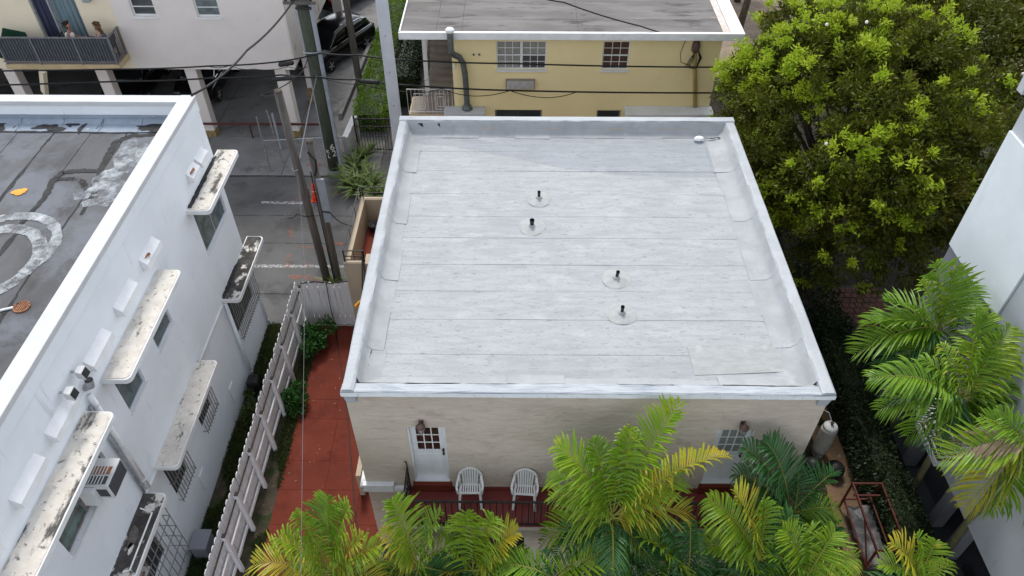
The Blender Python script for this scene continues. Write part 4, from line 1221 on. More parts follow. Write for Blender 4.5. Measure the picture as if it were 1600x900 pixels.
FX = -6.74
fn = thing('board_fence', (FX, 10, 0), 'long weathered white board fence between the white house and red driveway', 'fence')
fence_boards(fn, (FX - .04, 3.0), (FX - .04, 16.75), 72, .03, 1.78)
posts = [16.6, 15.5, 14.25, 13.0, 11.85, 10.68, 9.45, 8.38, 7.2, 6.0, 4.8, 3.6]
for y in posts:
    MB().add([(FX + .02, y - .05, 0), (FX + .12, y - .05, 0), (FX + .12, y + .05, 0), (FX + .02, y + .05, 0), (FX - .0, y - .05, 1.70), (FX + .10, y - .05, 1.70), (FX + .10, y + .05, 1.70), (FX - .0, y + .05, 1.70)],
             [(0, 3, 2, 1), (4, 5, 6, 7), (0, 1, 5, 4), (1, 2, 6, 5), (2, 3, 7, 6), (3, 0, 4, 7)]).build('post', 'fence', fn, bevel=.008)
    MB().box(FX + .02, FX + .1, y - .05, y + .05, 1.701, 1.74).build('post_clip', 'tar', fn)
for i in range(len(posts) - 1):
    for z in (.35, .98):
        MB().box(FX + .0, FX + .045, posts[i + 1] + .055, posts[i] - .055, z - .045, z + .045).build('rail', 'fence', fn, bevel=.005)
    MB().box(FX + .005, FX + .04, posts[i + 1] + .055, posts[i] - .055, 1.54, 1.565).build('cable', 'tar', fn)
gt = thing('fence_gate', (-5.8, 16.6, 0), 'white board gate closing the far end of the red driveway', 'gate')
fence_boards(gt, (-6.62, 16.62), (-4.82, 16.62), 11, 0, 1.86, seed=4)
for z in (.3, 1.6):
    MB().box(-6.6, -4.85, 16.64, 16.69, z - .05, z + .05).build('rail', 'fence', gt)
MB().tube([(-6.62, 16.6, 1.86), (-6.2, 16.62, 1.91), (-5.7, 16.6, 1.87), (-5.2, 16.62, 1.93), (-4.85, 16.6, 1.9)], .022, 6).build('vine', 'wire', gt)
# ================================================================== APARTMENT BLOCK OVER THE CAR PARK
A = thing('apartment_block', (-14, 27.4, 0), 'cream apartment block on columns above the shaded car park', 'building')
AY, AX = 27.4, -8.85
OPS = [(-18.25, -16.5, 3.92, 6.2), (-14.5, -13.62, 5.38, 6.7), (-12.1, -11.2, 5.36, 6.7)]
MB().wall('y', AY, .25, -15.2, AX, 3.22, 9.2, OPS[1:]).build('wall', 'apt', A)
MB().wall('y', AY, .25, -26, -15.2, 3.22, 9.2, OPS[:1]).build('wall', 'aptyellow', A)
MB().wall('x', AX, -.25, AY + .25, 39.5, 3.22, 9.2).build('wall', 'aptside', A)
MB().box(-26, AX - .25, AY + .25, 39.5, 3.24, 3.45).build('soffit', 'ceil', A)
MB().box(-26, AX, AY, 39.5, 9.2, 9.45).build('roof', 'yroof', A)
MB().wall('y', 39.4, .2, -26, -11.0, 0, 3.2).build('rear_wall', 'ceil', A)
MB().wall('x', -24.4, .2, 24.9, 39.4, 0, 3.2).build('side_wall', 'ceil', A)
for i, (x, y, s) in enumerate(((-9.5, 27.75, .46), (-13.1, 27.75, .46), (-16.7, 27.75, .46), (-20.4, 27.75, .46), (-9.25, 30.6, .40), (-9.5, 38.7, .5))):
    c = MB().box(x - s / 2, x + s / 2, y - s / 2, y + s / 2, .31 if i < 4 else .02, 3.235).build('column', 'apt', A, bevel=.02)
    if i < 4:
        MB().box(x - s / 2 - .006, x + s / 2 + .006, y - s / 2 - .006, y + s / 2 + .006, 0.02, .31).build('painted_base', 'colyellow', c)
MB().box(-9.47, -9.03, 30.36, 30.39, .02, .75).build('painted_base', 'colyellow', A)
for i, o in enumerate(OPS[1:]):
    fr = MB()
    y = AY + .08
    fr.box(o[0], o[1], y, y + .06, o[2], o[2] + .06).box(o[0], o[1], y, y + .06, o[3] - .05, o[3]).box(o[0], o[0] + .05, y, y + .06, o[2] + .06, o[3] - .05).box(o[1] - .05, o[1], y, y + .06, o[2] + .06, o[3] - .05)
    w = fr.build('window', 'whitetrim', A)
    for k in range(4):
        z0 = o[2] + .07 + k * .30
        MB().box(o[0] + .05, o[1] - .05, y + .02, y + .026, z0, z0 + .265).build('pane', 'glass_teal' if i else 'glass_dark', w)
        MB().box(o[0] + .05, o[1] - .05, y - .012, y + .05, z0 + .266, z0 + .299).build('bar', 'whitetrim', w)
    MB().box(o[0] - .04, o[1] + .04, AY - .05, y + .02, o[2] - .07, o[2] - .003).build('sill', 'whitetrim', w)
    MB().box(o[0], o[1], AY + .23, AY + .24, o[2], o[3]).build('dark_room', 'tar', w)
o = OPS[0]
dr_ = MB().box(o[0], o[0] + .06, AY + .05, AY + .12, o[2], o[3]).box(o[1] - .05, o[1], AY + .05, AY + .12, o[2], o[3]).box(-17.62, -17.55, AY + .05, AY + .12, o[2], o[3]).build('balcony_door', 'greymetal', A)
for a, b, m in ((o[0] + .06, -17.62, 'curtain2'), (-17.55, o[1] - .05, 'curtain')):
    v = []
    n = 60
    for i in range(n + 1):
        x = a + (b - a) * i / n
        y = AY + .17 + .04 * math.sin(x * 26) + .02 * math.sin(x * 61)
        v += [(x, y, o[2]), (x, y, o[3])]
    MB().add(v, [(2 * i, 2 * i + 2, 2 * i + 3, 2 * i + 1) for i in range(n)]).build('curtain', m, dr_, smooth=True)
MB().box(-16.12, -15.85, AY - .22, AY, 5.98, 6.3).build('wall_light', 'greymetal', A, bevel=.03)
# balcony
bs = MB().box(-19.6, -15.22, 26.42, AY, 3.70, 3.90).build('balcony', 'ochre', A, bevel=.01)
MB().box(-19.55, -15.27, 26.46, AY - .002, 3.901, 3.915).build('balcony_floor', 'stair', bs)
MB().bar((-18.3, 26.5, 3.66), (-19.2, 27.3, 2.2), .16, .3).build('brace', 'aptyellow', bs)
rl = thing('balcony_railing', (-17.4, 26.45, 3.9), 'grey railing with dark mesh panels round the upper left balcony', 'railing')
RT = 4.98
MB().box(-19.6, -15.25, 26.42, 26.48, RT - .03, RT + .02).build('top_rail', 'railgrey', rl, bevel=.005)
MB().box(-15.31, -15.25, 26.482, AY - .01, RT - .03, RT + .02).build('top_rail', 'railgrey', rl, bevel=.005)
MB().box(-19.6, -15.25, 26.43, 26.47, 4.0, 4.04).build('bottom_rail', 'railgrey', rl)
MB().box(-15.30, -15.26, 26.472, AY - .01, 4.0, 4.04).build('bottom_rail', 'railgrey', rl)
for x in (-19.5, -18.2, -16.6, -15.28):
    MB().box(x - .03, x + .03, 26.42, 26.48, 3.9, RT - .031).build('post', 'railgrey', rl)
MB().box(-15.31, -15.25, AY - .08, AY - .02, 3.9, RT - .031).build('post', 'railgrey', rl)
for a, b in ((-19.47, -18.23), (-18.17, -16.63), (-16.57, -15.31)):
    MB().box(a, b, 26.462, 26.466, 4.045, RT - .035).build('mesh_panel', 'railpanel', rl)
b0 = None
n = 36
for i in range(n):
    x = -19.42 + i * (4.05 / n)
    if min(abs(x - q) for q in (-18.2, -16.6)) < .06:
        continue
    if b0 is None:
        b0 = MB().bar((x, 26.445, 4.045), (x, 26.445, RT - .035), .018).build('baluster', 'railgrey', rl)
        xb = x
    else:
        piece(b0, rl, (x - xb - 17.4, 26.45, 3.9))
for i in range(7):
    y = 26.55 + i * .115
    piece(b0, rl, (-15.28 - xb - 17.4, 26.45 + y - 26.445, 3.9))
tag(MB().bar((-19.5, 26.75, 3.93), (-19.1, 27.2, 4.9), .03, .9).build('leaning_board', 'binblue', org=(-19.4, 26.9, 3.92)), 'dark green board leaning in the far left corner of the balcony', 'board')
# guard rail along the columns and the bay kerb
gr = thing('guard_rail', (-10.5, 27.35, 0), 'dark red pipe guard rail in front of the car park columns', 'guard rail')
MB().tube([(-14.6, 27.45, .70), (-7.75, 27.45, .70)], .05, 8).build('pipe', 'redpaint', gr, smooth=True)
for x in (-14.5, -11.3, -7.85):
    MB().tube([(x, 27.45, 0.01), (x, 27.45, .66)], .035, 8).build('post', 'redpaint', gr)
MB().tube([(-9.9, 26.6, .02), (-10.05, 27.0, 1.5)], .045, 8).build('pale_stay', 'conduit', gr)

# ------------------------------------------------------------------ people on the balcony
def skin_mesh(name, joints, edges, m, parent, sub=2, root=0):
    o = ORG[parent.name]
    me = bpy.data.meshes.new(name)
    me.from_pydata([(j[0] - o[0], j[1] - o[1], j[2] - o[2]) for j in joints], edges, [])
    ob = bpy.data.objects.new(name, me)
    C.objects.link(ob)
    sk = ob.modifiers.new('skin', 'SKIN')
    for i, j in enumerate(joints):
        r = j[3]
        me.skin_vertices[0].data[i].radius = (r, j[4] if len(j) > 4 else r)
    me.skin_vertices[0].data[root].use_root = True
    sk.use_smooth_shade = True
    ss = ob.modifiers.new('sub', 'SUBSURF')
    ss.levels = ss.render_levels = sub
    dg = bpy.context.evaluated_depsgraph_get()
    me2 = bpy.data.meshes.new_from_object(ob.evaluated_get(dg))
    bpy.data.objects.remove(ob)
    me2.name = name
    me2.materials.clear()
    me2.materials.append(M[m])
    ob = bpy.data.objects.new(name, me2)
    C.objects.link(ob)
    if parent is not None:
        ob.parent = parent
    ORG[ob.name] = o
    return ob

def seated_person(x, y, z, face, skin, top, hair, longhair, label):
    """seated figure; face = +1 looks to +X, -1 to -X; z is the floor"""
    t = thing('person', (x, y, z), label, 'person')
    f = face
    S = z + .52
    J, E = [], []
    def add(dx, dy, dz, r, par=None, r2=None):
        J.append((x + f * dx, y + dy, S + dz, r, r2 or r))
        if par is not None:
            E.append((par, len(J) - 1))
        return len(J) - 1
    pel = add(0, 0, .06, .13, None, .15)
    w = add(.02, 0, .22, .115, pel, .135)
    ch = add(.05, 0, .40, .12, w, .16)
    nk = add(.08, 0, .56, .05, ch)
    hd = add(.10, 0, .66, .075, nk)
    add(.12, 0, .76, .095, hd)
    add(.12, 0, .84, .075, len(J) - 1)
    for s in (-1, 1):
        sh_ = add(.05, s * .17, .47, .05, ch)
        el = add(.16, s * .22, .24, .04, sh_)
        wr = add(.38, s * .12, .25, .028, el)
        pm = add(.45, s * .10, .25, .032, wr)
        for k in range(4):
            a = add(.50, s * .10 + (k - 1.5) * .018, .25, .009, pm)
            b_ = add(.53 + .006 * (1.5 - abs(k - 1.5)), s * .10 + (k - 1.5) * .02, .235, .008, a)
        add(.465, s * .10 - s * .04, .25, .009, pm)
        hp = add(.08, s * .09, .04, .085, pel)
        kn = add(.45, s * .11, .05, .062, hp)
        an = add(.44, s * .11, -.40, .042, kn)
        add(.56, s * .11, -.47, .035, an)
    skin_mesh('body', J, E, skin, t, 1)
    # clothing shells
    JT = [(x + f * .0, y, S + .05, .17, .19), (x + f * .02, y, S + .22, .16, .18), (x + f * .05, y, S + .40, .165, .205), (x + f * .06, y, S + .50, .12, .17)]
    skin_mesh('top', JT, [(0, 1), (1, 2), (2, 3)], top, t, 1)
    for s in (-1, 1):
        skin_mesh('trousers', [(x, y + s * .09, S + .04, .10), (x + f * .25, y + s * .10, S + .06, .088), (x + f * .45, y + s * .11, S + .05, .072), (x + f * .44, y + s * .11, S - .33, .052)], [(0, 1), (1, 2), (2, 3)], 'trousers', t, 1)
    hx = x + f * .10
    HJ = [(hx - f * .015, y, S + .80, .105), (hx - f * .03, y, S + .88, .085), (hx - f * .05, y, S + .73, .085)]
    HE = [(0, 1), (0, 2)]
    if longhair:
        HJ += [(hx - f * .10, y, S + .58, .075), (hx - f * .14, y, S + .42, .06), (hx - f * .15, y, S + .30, .03)]
        HE += [(2, 3), (3, 4), (4, 5)]
    skin_mesh('hair', HJ, HE, hair, t, 1)
    fc = x + f * .205
    MB().add([(fc, y - .018, S + .745), (fc, y + .018, S + .745), (fc + f * .028, y, S + .74), (fc + f * .004, y, S + .80)], [(0, 1, 2), (0, 2, 3), (1, 3, 2), (0, 3, 1)]).build('nose', skin, t)
    for s in (-1, 1):
        MB().lathe((fc - f * .004, y + s * .035, S + .79), [(.003, -.008), (.011, -.004), (.011, .004), (.003, .008)], 8).build('eye', 'hairdark', t)
        MB().lathe((x + f * .11, y + s * .095, S + .76), [(.004, -.03), (.016, -.015), (.018, .015), (.006, .03)], 8).build('ear', skin, t)
    MB().box(min(fc - .004, fc + f * .004), max(fc - .004, fc + f * .004) , y - .025, y + .025, S + .698, S + .708).build('mouth', 'tail', t)
    return t

FZ = 3.916
seated_person(-16.98, 26.92, FZ + .04, 1, 'skin', 'shirt', 'hairdark', False, 'person with short dark hair in white sleeveless top seated on the balcony')
seated_person(-15.72, 26.95, FZ, -1, 'skin2', 'dress', 'hairbrown', True, 'person with long brown hair in grey top seated by the balcony side rail')
def patio_chair(x, y, f, label):
    t = thing('balcony_chair', (x, y, FZ), label, 'chair')
    MB().box(x - .24, x + .24, y - .24, y + .24, FZ + .42, FZ + .46).build('seat', 'iron', t)
    for sx in (-.22, .22):
        for sy in (-.22, .22):
            MB().box(x + sx - .018, x + sx + .018, y + sy - .018, y + sy + .018, FZ, FZ + .419).build('leg', 'iron', t)
    for k in range(6):
        yy = y - .21 + k * .084
        MB().bar((x - f * .23, yy, FZ + .461), (x - f * .32, yy, FZ + .95), .03, .015).build('slat', 'iron', t)
    MB().bar((x - f * .32, y - .24, FZ + .96), (x - f * .32, y + .24, FZ + .96), .03).build('back_rail', 'iron', t)
patio_chair(-17.0, 26.92, 1, 'black slatted chair under the person in the white top')
patio_chair(-15.68, 26.95, -1, 'black slatted chair under the person with long hair')
tb = thing('balcony_table', (-16.35, 26.95, FZ), 'small dark table between the two seated people', 'table')
MB().lathe((-16.35, 26.95, FZ + .70), [(.32, 0), (.33, .02), (.32, .035)], 20).build('top', 'iron', tb)
MB().tube([(-16.35, 26.95, FZ), (-16.35, 26.95, FZ + .70)], .03, 8).build('stem', 'iron', tb)
MB().lathe((-16.35, 26.95, FZ), [(.2, 0), (.18, .03), (.04, .05)], 16).build('foot', 'iron', tb)
bt = MB().lathe((-16.30, 26.86, FZ + .736), [(.033, 0), (.035, .12), (.03, .16), (.012, .20), (.012, .24)], 12).build('bottle', 'skirt', smooth=True, org=(-16.30, 26.86, FZ + .736))
tag(bt, 'small pale bottle standing on the balcony table', 'bottle')

# ------------------------------------------------------------------ cars
def loft(sections):
    """sections: list of rings (same count) -> closed skin"""
    n = len(sections[0])
    v = [p for s_ in sections for p in s_]
    f = []
    for i in range(len(sections) - 1):
        for k in range(n):
            f.append((i * n + k, i * n + (k + 1) % n, (i + 1) * n + (k + 1) % n, (i + 1) * n + k))
    f.append(tuple(reversed(range(n))))
    f.append(tuple((len(sections) - 1) * n + k for k in range(n)))
    return MB().add(v, f)

def make_car(loc, heading, label):
    """SUV pointing along local +X"""
    t = thing('parked_car', (0, 0, 0), label, 'car', 'dark cars parked under the apartment block')
    prof = [(-2.25, .45, .80, .80), (-2.2, .35, 1.0, .86), (-2.0, .30, 1.08, .90), (-1.3, .28, 1.08, .92), (0, .27, 1.05, .93), (.9, .28, 1.02, .92), (1.5, .30, .96, .90), (2.0, .34, .86, .85), (2.25, .42, .70, .72)]
    secs = []
    for x, zb, zt, hw in prof:
        m_ = (zb + zt) / 2
        secs.append([(x, -hw * .92, zb), (x, -hw, zb + .12), (x, -hw, m_ + .08), (x, -hw * .93, zt), (x, 0, zt + .03), (x, hw * .93, zt), (x, hw, m_ + .08), (x, hw, zb + .12), (x, hw * .92, zb)])
    loft(secs).build('body', 'carpaint', t, smooth=True)
    cab = [(-2.0, 1.05, 1.10, .80, .78), (-1.75, 1.06, 1.52, .82, .66), (-1.2, 1.06, 1.66, .83, .66), (-.2, 1.05, 1.70, .84, .67), (.45, 1.03, 1.60, .83, .65), (1.25, 1.0, 1.03, .80, .76)]
    loft([[(x, -a, zb), (x, -b, zt - .03), (x, -b * .8, zt), (x, b * .8, zt), (x, b, zt - .03), (x, a, zb)] for x, zb, zt, a, b in cab]).build('cabin', 'carglass', t, smooth=True)
    loft([[(x, -b - .01, zt - .05), (x, -b * .8, zt + .012), (x, b * .8, zt + .012), (x, b + .01, zt - .05), (x, 0, zt - .06)] for x, zb, zt, a, b in cab[1:5]]).build('roof', 'carpaint', t, smooth=True)
    for s in (-1, 1):
        MB().tube([(-1.72, s * .70, 1.46), (-1.2, s * .70, 1.60), (-.2, s * .71, 1.64), (.45, s * .70, 1.54), (1.15, s * .80, 1.08)], .016, 6).build('window_trim', 'chromeline', t)
        MB().tube([(-1.9, s * .86, 1.09), (-.5, s * .87, 1.08), (1.15, s * .85, 1.05)], .014, 6).build('window_trim', 'chromeline', t)
        MB().box(-.25, -.19, s * .78 - .03, s * .78 + .03, 1.06, 1.58).build('pillar', 'carpaint', t)
        MB().bar((.55, s * .9, 1.08), (.62, s * 1.04, 1.12), .12, .14).build('mirror', 'carpaint', t, bevel=.03)
        MB().box(-2.24, -2.05, s * .66 - .14, s * .66 + .14, .82, 1.0).build('tail_light', 'tail', t, bevel=.02)
        MB().box(2.02, 2.16, s * .62 - .14, s * .62 + .14, .70, .82).build('headlight', 'glass_teal', t, bevel=.02)
        for x in (-1.35, 1.40):
            ty = MB()
            w_ = []
            for r_, yy in ((.20, .10), (.30, .115), (.345, .09), (.345, -.09), (.30, -.115), (.20, -.10)):
                w_.append([(x + r_ * math.cos(a), s * .83 + yy, .345 + r_ * math.sin(a)) for a in [6.2832 * k / 20 for k in range(20)]])
            wh = loft(w_).build('wheel', 'tyre', t, smooth=True)
            for k in range(5):
                a = 6.2832 * k / 5
                MB().bar((x, s * .94, .345), (x + .21 * math.cos(a), s * .94, .345 + .21 * math.sin(a)), .05, .03, up=(0, 1, 0)).build('rim_spoke', 'greymetal', wh)
    t.location = loc
    t.rotation_euler = (0, 0, heading)
    return t

c1 = make_car((-9.05, 34.85, .02), math.atan2(-2.25, -1.25), 'black car with chrome window trim parked by the brown trunk')
c2 = copy_tree(c1)
c2.location = (-17.6, 31.6, .02)
c2.rotation_euler = (0, 0, R(-88))
c2['label'] = 'dark car under the block beside the balcony, seen over the white parapet'
c3 = copy_tree(c1)
c3.location = (-14.4, 31.9, .02)
c3.rotation_euler = (0, 0, R(-92))
c3['label'] = 'dark car under the block behind the left parking column'
c4 = copy_tree(c1)
c4.location = (-9.4, 41.3, .02)
c4.rotation_euler = (0, 0, R(60))
c4['label'] = 'dark car farthest back at the top edge behind the brown trunk'

# ================================================================== YELLOW HOUSE BEHIND
Yh = thing('yellow_house', (2.4, 25.5, 0), 'yellow two storey house with weathered grey roof and white eaves', 'house')
YY = 25.5
YO = [(-.80, 1.02, 4.27, 5.38), (3.04, 4.03, 4.27, 5.39), (-.89, .92, 1.2, 2.60), (3.02, 3.95, 1.2, 2.60)]
MB().wall('y', YY, .2, -2.42, 7.28, 0, 5.72, YO).build('wall', 'yellow', Yh)
MB().wall('x', 7.28, -.2, YY + .2, 37, 0, 5.72).build('wall', 'yellow', Yh)
MB().wall('x', -2.42, .2, YY + .2, 37, 0, 5.72, ((27.2, 28.1, 3.0, 5.0),)).build('wall', 'yellow', Yh)
MB().box(-2.35, -2.33, 27.2, 28.1, 3.0, 5.0).build('side_door', 'bark', Yh)
rf = MB().box(-4.15, 7.85, YY - .38, 37.5, 5.73, 5.84).build('roof', 'yroof', Yh)
n = 0
for (x0, x1) in ((-4.1, -2.9), (-2.9, -2.0), (-2.0, 2.1), (2.1, 7.15)):
    y = YY - .28
    while y < 37:
        d_ = 1.0 if x0 > -2.5 else 2.4
        MB().box(x0 + .006, x1 - .006, y + .004, min(y + d_, 37.3) - .004, 5.83, 5.858 + .004 * (n % 3)).build('felt_sheet', 'yroof', rf)
        y += d_
        n += 1
MB().box(7.16, 7.40, YY - .28, 37.4, 5.83, 5.885).build('peeling_edge', 'sandroof', rf)
MB().box(7.42, 7.90, YY - .40, 37.4, 5.72, 5.90).build('side_gutter', 'whitetrim', rf, bevel=.02)
MB().box(-4.2, 7.90, YY - .46, YY - .40, 5.64, 5.90).build('fascia', 'whitetrim', rf, bevel=.015)
MB().box(-4.2, 7.41, YY - .399, YY - .29, 5.80, 5.89).build('fascia_top', 'whitetrim', rf, bevel=.015)
MB().box(-4.2, -4.15, YY - .40, 37.4, 5.64, 5.89).build('fascia', 'whitetrim', rf)
def sash(o, n, dark, lower_dark=None):
    y = YY + .06
    fr = MB()
    fr.box(o[0], o[1], y, y + .07, o[2], o[2] + .05).box(o[0], o[1], y, y + .07, o[3] - .05, o[3]).box(o[0], o[0] + .05, y, y + .07, o[2] + .05, o[3] - .05).box(o[1] - .05, o[1], y, y + .07, o[2] + .05, o[3] - .05)
    w = fr.build('window', 'whitepaint', Yh)
    W1 = (o[1] - o[0]) / n
    zm = (o[2] + o[3]) / 2
    for k in range(n):
        a, b = o[0] + W1 * k + .05, o[0] + W1 * (k + 1) - .05
        if k:
            MB().box(a - .10, a, y - .01, y + .07, o[2] + .05, o[3] - .05).build('mullion', 'whitepaint', w)
        MB().box(a, b, y - .008, y + .03, zm - .022, zm + .022).build('meeting_rail', 'whitepaint', w)
        for half, (z0, z1) in enumerate(((o[2] + .05, zm - .022), (zm + .022, o[3] - .05))):
            for i in range(3):
                for j in range(2):
                    pw2, ph = (b - a) / 3, (z1 - z0) / 2
                    g_ = dark[k] if half else (lower_dark or dark)[k]
                    MB().box(a + pw2 * i + .011, a + pw2 * (i + 1) - .011, y + .03, y + .036, z0 + ph * j + .011, z0 + ph * (j + 1) - .011).build('pane', g_, w)
            br = MB()
            for i in (1, 2):
                br.box(a + pw2 * i - .011, a + pw2 * i + .011, y + .018, y + .045, z0, z1)
            for i in range(3):
                br.box(a + pw2 * i + .0112, a + pw2 * (i + 1) - .0112, y + .02, y + .045, z0 + ph - .011, z0 + ph + .011)
            br.build('glazing_bar', 'whitepaint', w)
    MB().box(o[0] - .05, o[1] + .05, YY - .06, y, o[2] - .06, o[2] - .002).build('sill', 'whitepaint', w)
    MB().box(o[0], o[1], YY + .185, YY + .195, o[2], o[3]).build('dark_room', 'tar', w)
sash(YO[0], 2, ('glass_grey', 'glass_grey'), ('glass_grey', 'acgrille'))
sash(YO[1], 1, ('curtainred',))
for o in YO[2:]:
    w = MB().box(o[0], o[1], YY + .06, YY + .10, o[3] - .05, o[3]).box(o[0], o[0] + .05, YY + .06, YY + .10, o[2], o[3] - .05).box(o[1] - .05, o[1], YY + .06, YY + .10, o[2], o[3] - .05).build('window', 'stair', Yh)
    nn = 2 if o[1] - o[0] > 1.2 else 1
    for k in range(nn):
        a = o[0] + .05 + k * (o[1] - o[0] - .1) / nn
        MB().box(a + .02, a + (o[1] - o[0] - .1) / nn - .02, YY + .09, YY + .095, o[2], o[3] - .05).build('pane', 'glass_dark', w)
ac = thing('wall_louvre', (.08, YY, 3.55), 'beige louvred air conditioner sleeve on the yellow wall under the double window', 'air conditioner')
MB().box(-.46, .62, YY - .16, YY, 3.55, 3.92).build('casing', 'stair', ac, bevel=.015)
for k in range(8):
    MB().box(-.42, .58, YY - .185, YY - .16, 3.585 + k * .04, 3.605 + k * .04).build('fin', 'whiterail', ac)
# canopies over the ground floor
MB().box(4.04, 7.36, YY - .62, YY - .002, 2.62, 2.80).build('canopy', 'whitetrim', Yh, bevel=.02)
MB().box(-2.80, -1.25, YY - .55, YY - .002, 2.62, 2.76).build('canopy', 'lwhite', Yh, bevel=.02)
cv = thing('exhaust_duct', (-1.95, YY - .15, 2.76), 'grey corrugated exhaust duct climbing the yellow wall to the eaves', 'duct')
pth_ = [(-1.93, YY - .22, 2.77), (-1.93, YY - .22, 3.4), (-1.95, YY - .22, 4.2), (-2.0, YY - .22, 4.62), (-2.12, YY - .25, 4.88), (-2.32, YY - .38, 5.05), (-2.38, YY - .56, 5.25), (-2.38, YY - .58, 5.6), (-2.38, YY - .58, 6.0)]
fine = []
for i in range(len(pth_) - 1):
    for k in range(10):
        fine.append(tuple(Vector(pth_[i]).lerp(Vector(pth_[i + 1]), k / 10)))
MB().tube(fine, [.105 + .008 * (i % 2) for i in range(len(fine))], 12).build('pipe', 'duct', cv, smooth=True)
MB().lathe((-2.38, YY - .58, 5.98), [(.12, 0), (.16, .03), (.16, .10), (.12, .14), (.04, .16)], 14).build('cap', 'whitetrim', cv, smooth=True)
MB().lathe((-1.93, YY - .22, 2.762), [(.21, 0), (.19, .06), (.12, .2)], 14).build('foot', 'duct', cv, smooth=True)
wh = thing('service_mast', (6.1, YY, 2.8), 'pale yellow service mast with a rusty head near the end of the yellow wall', 'mast')
MB().tube([(6.72, YY - .08, 2.81), (6.34, YY - .08, 5.0), (6.34, YY - .08, 5.05)], .075, 10).build('pipe', 'yellowtrim', wh, smooth=True)
MB().lathe((6.34, YY - .09, 5.03), [(.09, 0), (.15, .08), (.15, .28), (.10, .42), (.03, .46)], 12).build('head', 'lampmetal', wh, smooth=True)
lp = MB()
for k in range(4):
    a = .12 + k * .05
    lp.tube([(6.34 + .04 * k - .06, YY - .2, 5.2), (6.30 - .04 * k, YY - .28, 4.9), (6.30 - a, YY - .28, 4.55), (6.44, YY - .28, 4.48), (6.5 + .03 * k, YY - .25, 4.9), (6.4, YY - .2, 5.2)], .014, 5)
lp.tube([(5.9, YY - .3, 5.62), (5.78, YY - .3, 5.1), (5.85, YY - .3, 4.75), (6.25, YY - .28, 4.6)], .014, 5)
lp.build('wire_loop', 'wire', wh)
for k in range(2):
    tag(MB().lathe((-1.62 + k * .2, YY - .03, 4.84), [(.03, 0), (.045, .03), (.03, .07)], 8).build('bracket', 'bars', org=(-1.62 + k * .2, YY, 4.84)), ('left' if k == 0 else 'right') + ' one of two small brackets beside the duct on the yellow wall', 'bracket')
fl = MB().tube([(-2.3, YY - .02, 4.52), (-2.32, YY - .16, 4.50), (-2.34, YY - .24, 4.42)], [.02, .03, .06], 8)
tag(fl.build('spot_lamp', 'whitepaint', org=(-2.3, YY, 4.5)), 'small white spot lamp at the corner beside the duct', 'lamp')
# open stair and walkway at the left end
st = MB().box(-4.2, -2.45, YY - .02, 26.8, 2.24, 2.40).build('walkway', 'ochre', Yh, bevel=.01)
MB().box(-4.15, -2.46, YY + .02, 26.8, 2.401, 2.415).build('walkway_floor', 'stair', st)
for k in range(9):
    MB().box(-3.55, -2.44, 26.8 + k * .28, 27.08 + k * .28 + .02, 2.28 + k * .17, 2.42 + (k + 1) * .17 - .004 * k).build('step', 'stair', st)
MB().box(-4.2, -3.2, 29.4, 33, 3.9, 4.05).build('upper_walkway', 'ochre', Yh)
MB().wall('y', 33, .2, -4.3, -2.44, 0, 5.7).build('stair_wall', 'stair', Yh)
MB().bar((-3.6, 26.95, 2.42), (-3.56, 26.95, 5.7), .16, .16).build('stair_post', 'whitetrim', Yh)
MB().bar((-3.62, 26.8, 3.1), (-3.62, 29.3, 4.9), .06, .10).build('stair_string', 'whitetrim', Yh)
def fret_rail(p, q, z0, z1, label):
    p, q = Vector((*p, 0)), Vector((*q, 0))
    L = (q - p).length
    d = (q - p) / L
    t = thing('fret_railing', (p.x, p.y, z0), label, 'railing', 'white fret railings of the yellow house')
    at_ = lambda u, z: (p.x + d.x * u, p.y + d.y * u, z)
    for z in (z0 + .08, z1):
        MB().bar(at_(0, z), at_(L, z), .03).build('rail', 'whiterail', t)
    n = round(L / .16)
    for i in range(n + 1):
        MB().bar(at_(L * i / n, z0), at_(L * i / n, z1 - .016), .016).build('bar', 'whiterail', t)
    for c in ((L * .27, L * .73) if L > 1.2 else (L * .5,)):
        h = (z1 - z0)
        for (a, b, s) in ((.18, .52, .20), (.30, .80, .11)):
            m_ = MB()
            for zz in (z0 + h * a, z0 + h * (1 - a)):
                m_.bar(at_(c - s, zz), at_(c + s, zz), .02)
            for uu in (c - s, c + s):
                m_.bar(at_(uu, z0 + h * a), at_(uu, z0 + h * (1 - a)), .02)
            m_.build('fret', 'whiterail', t)
    return t
fret_rail((-4.2, YY - .0), (-2.5, YY - .0), 2.42, 3.45, 'white fretwork railing across the front of the lower walkway')
fret_rail((-4.18, 29.42), (-3.25, 29.42), 4.06, 5.1, 'white fretwork railing high on the upper walkway under the eaves')

# ================================================================== HOUSE ON THE RIGHT
G = thing('grey_house', (10.0, 9, 0), 'modern white and grey house raised over dark parking', 'house')
GX = 10.0
MB().wall('x', GX, .25, -3, 10.9, 2.65, 12.5, ((9.55, 10.5, 3.35, 5.3),)).build('wall', 'rlight', G)
MB().wall('x', GX + .02, .23, 10.9, 13.3, 2.65, 6.42).build('wall', 'rgrey', G)
MB().box(GX - .03, GX + .25, 10.95, 13.3, 6.42, 9.45).build('white_panel', 'rwhite', G)
MB().wall('x', GX + .02, .23, 10.95, 13.3, 9.45, 12.5).build('wall', 'rlight', G)
MB().wall('y', 13.3, -.25, GX + .25, 24, 0, 12.5).build('wall', 'rgrey', G)
MB().box(GX - .01, 24, -3, 13.28, 12.5, 12.8).build('roof', 'rlight', G)
MB().box(GX + .002, 24, -3, 13.04, 2.42, 2.649).build('floor_slab', 'rlight', G)
MB().box(GX + .25, GX + .26, 9.4, 10.6, 3.3, 5.4).build('dark_room', 'tar', G)
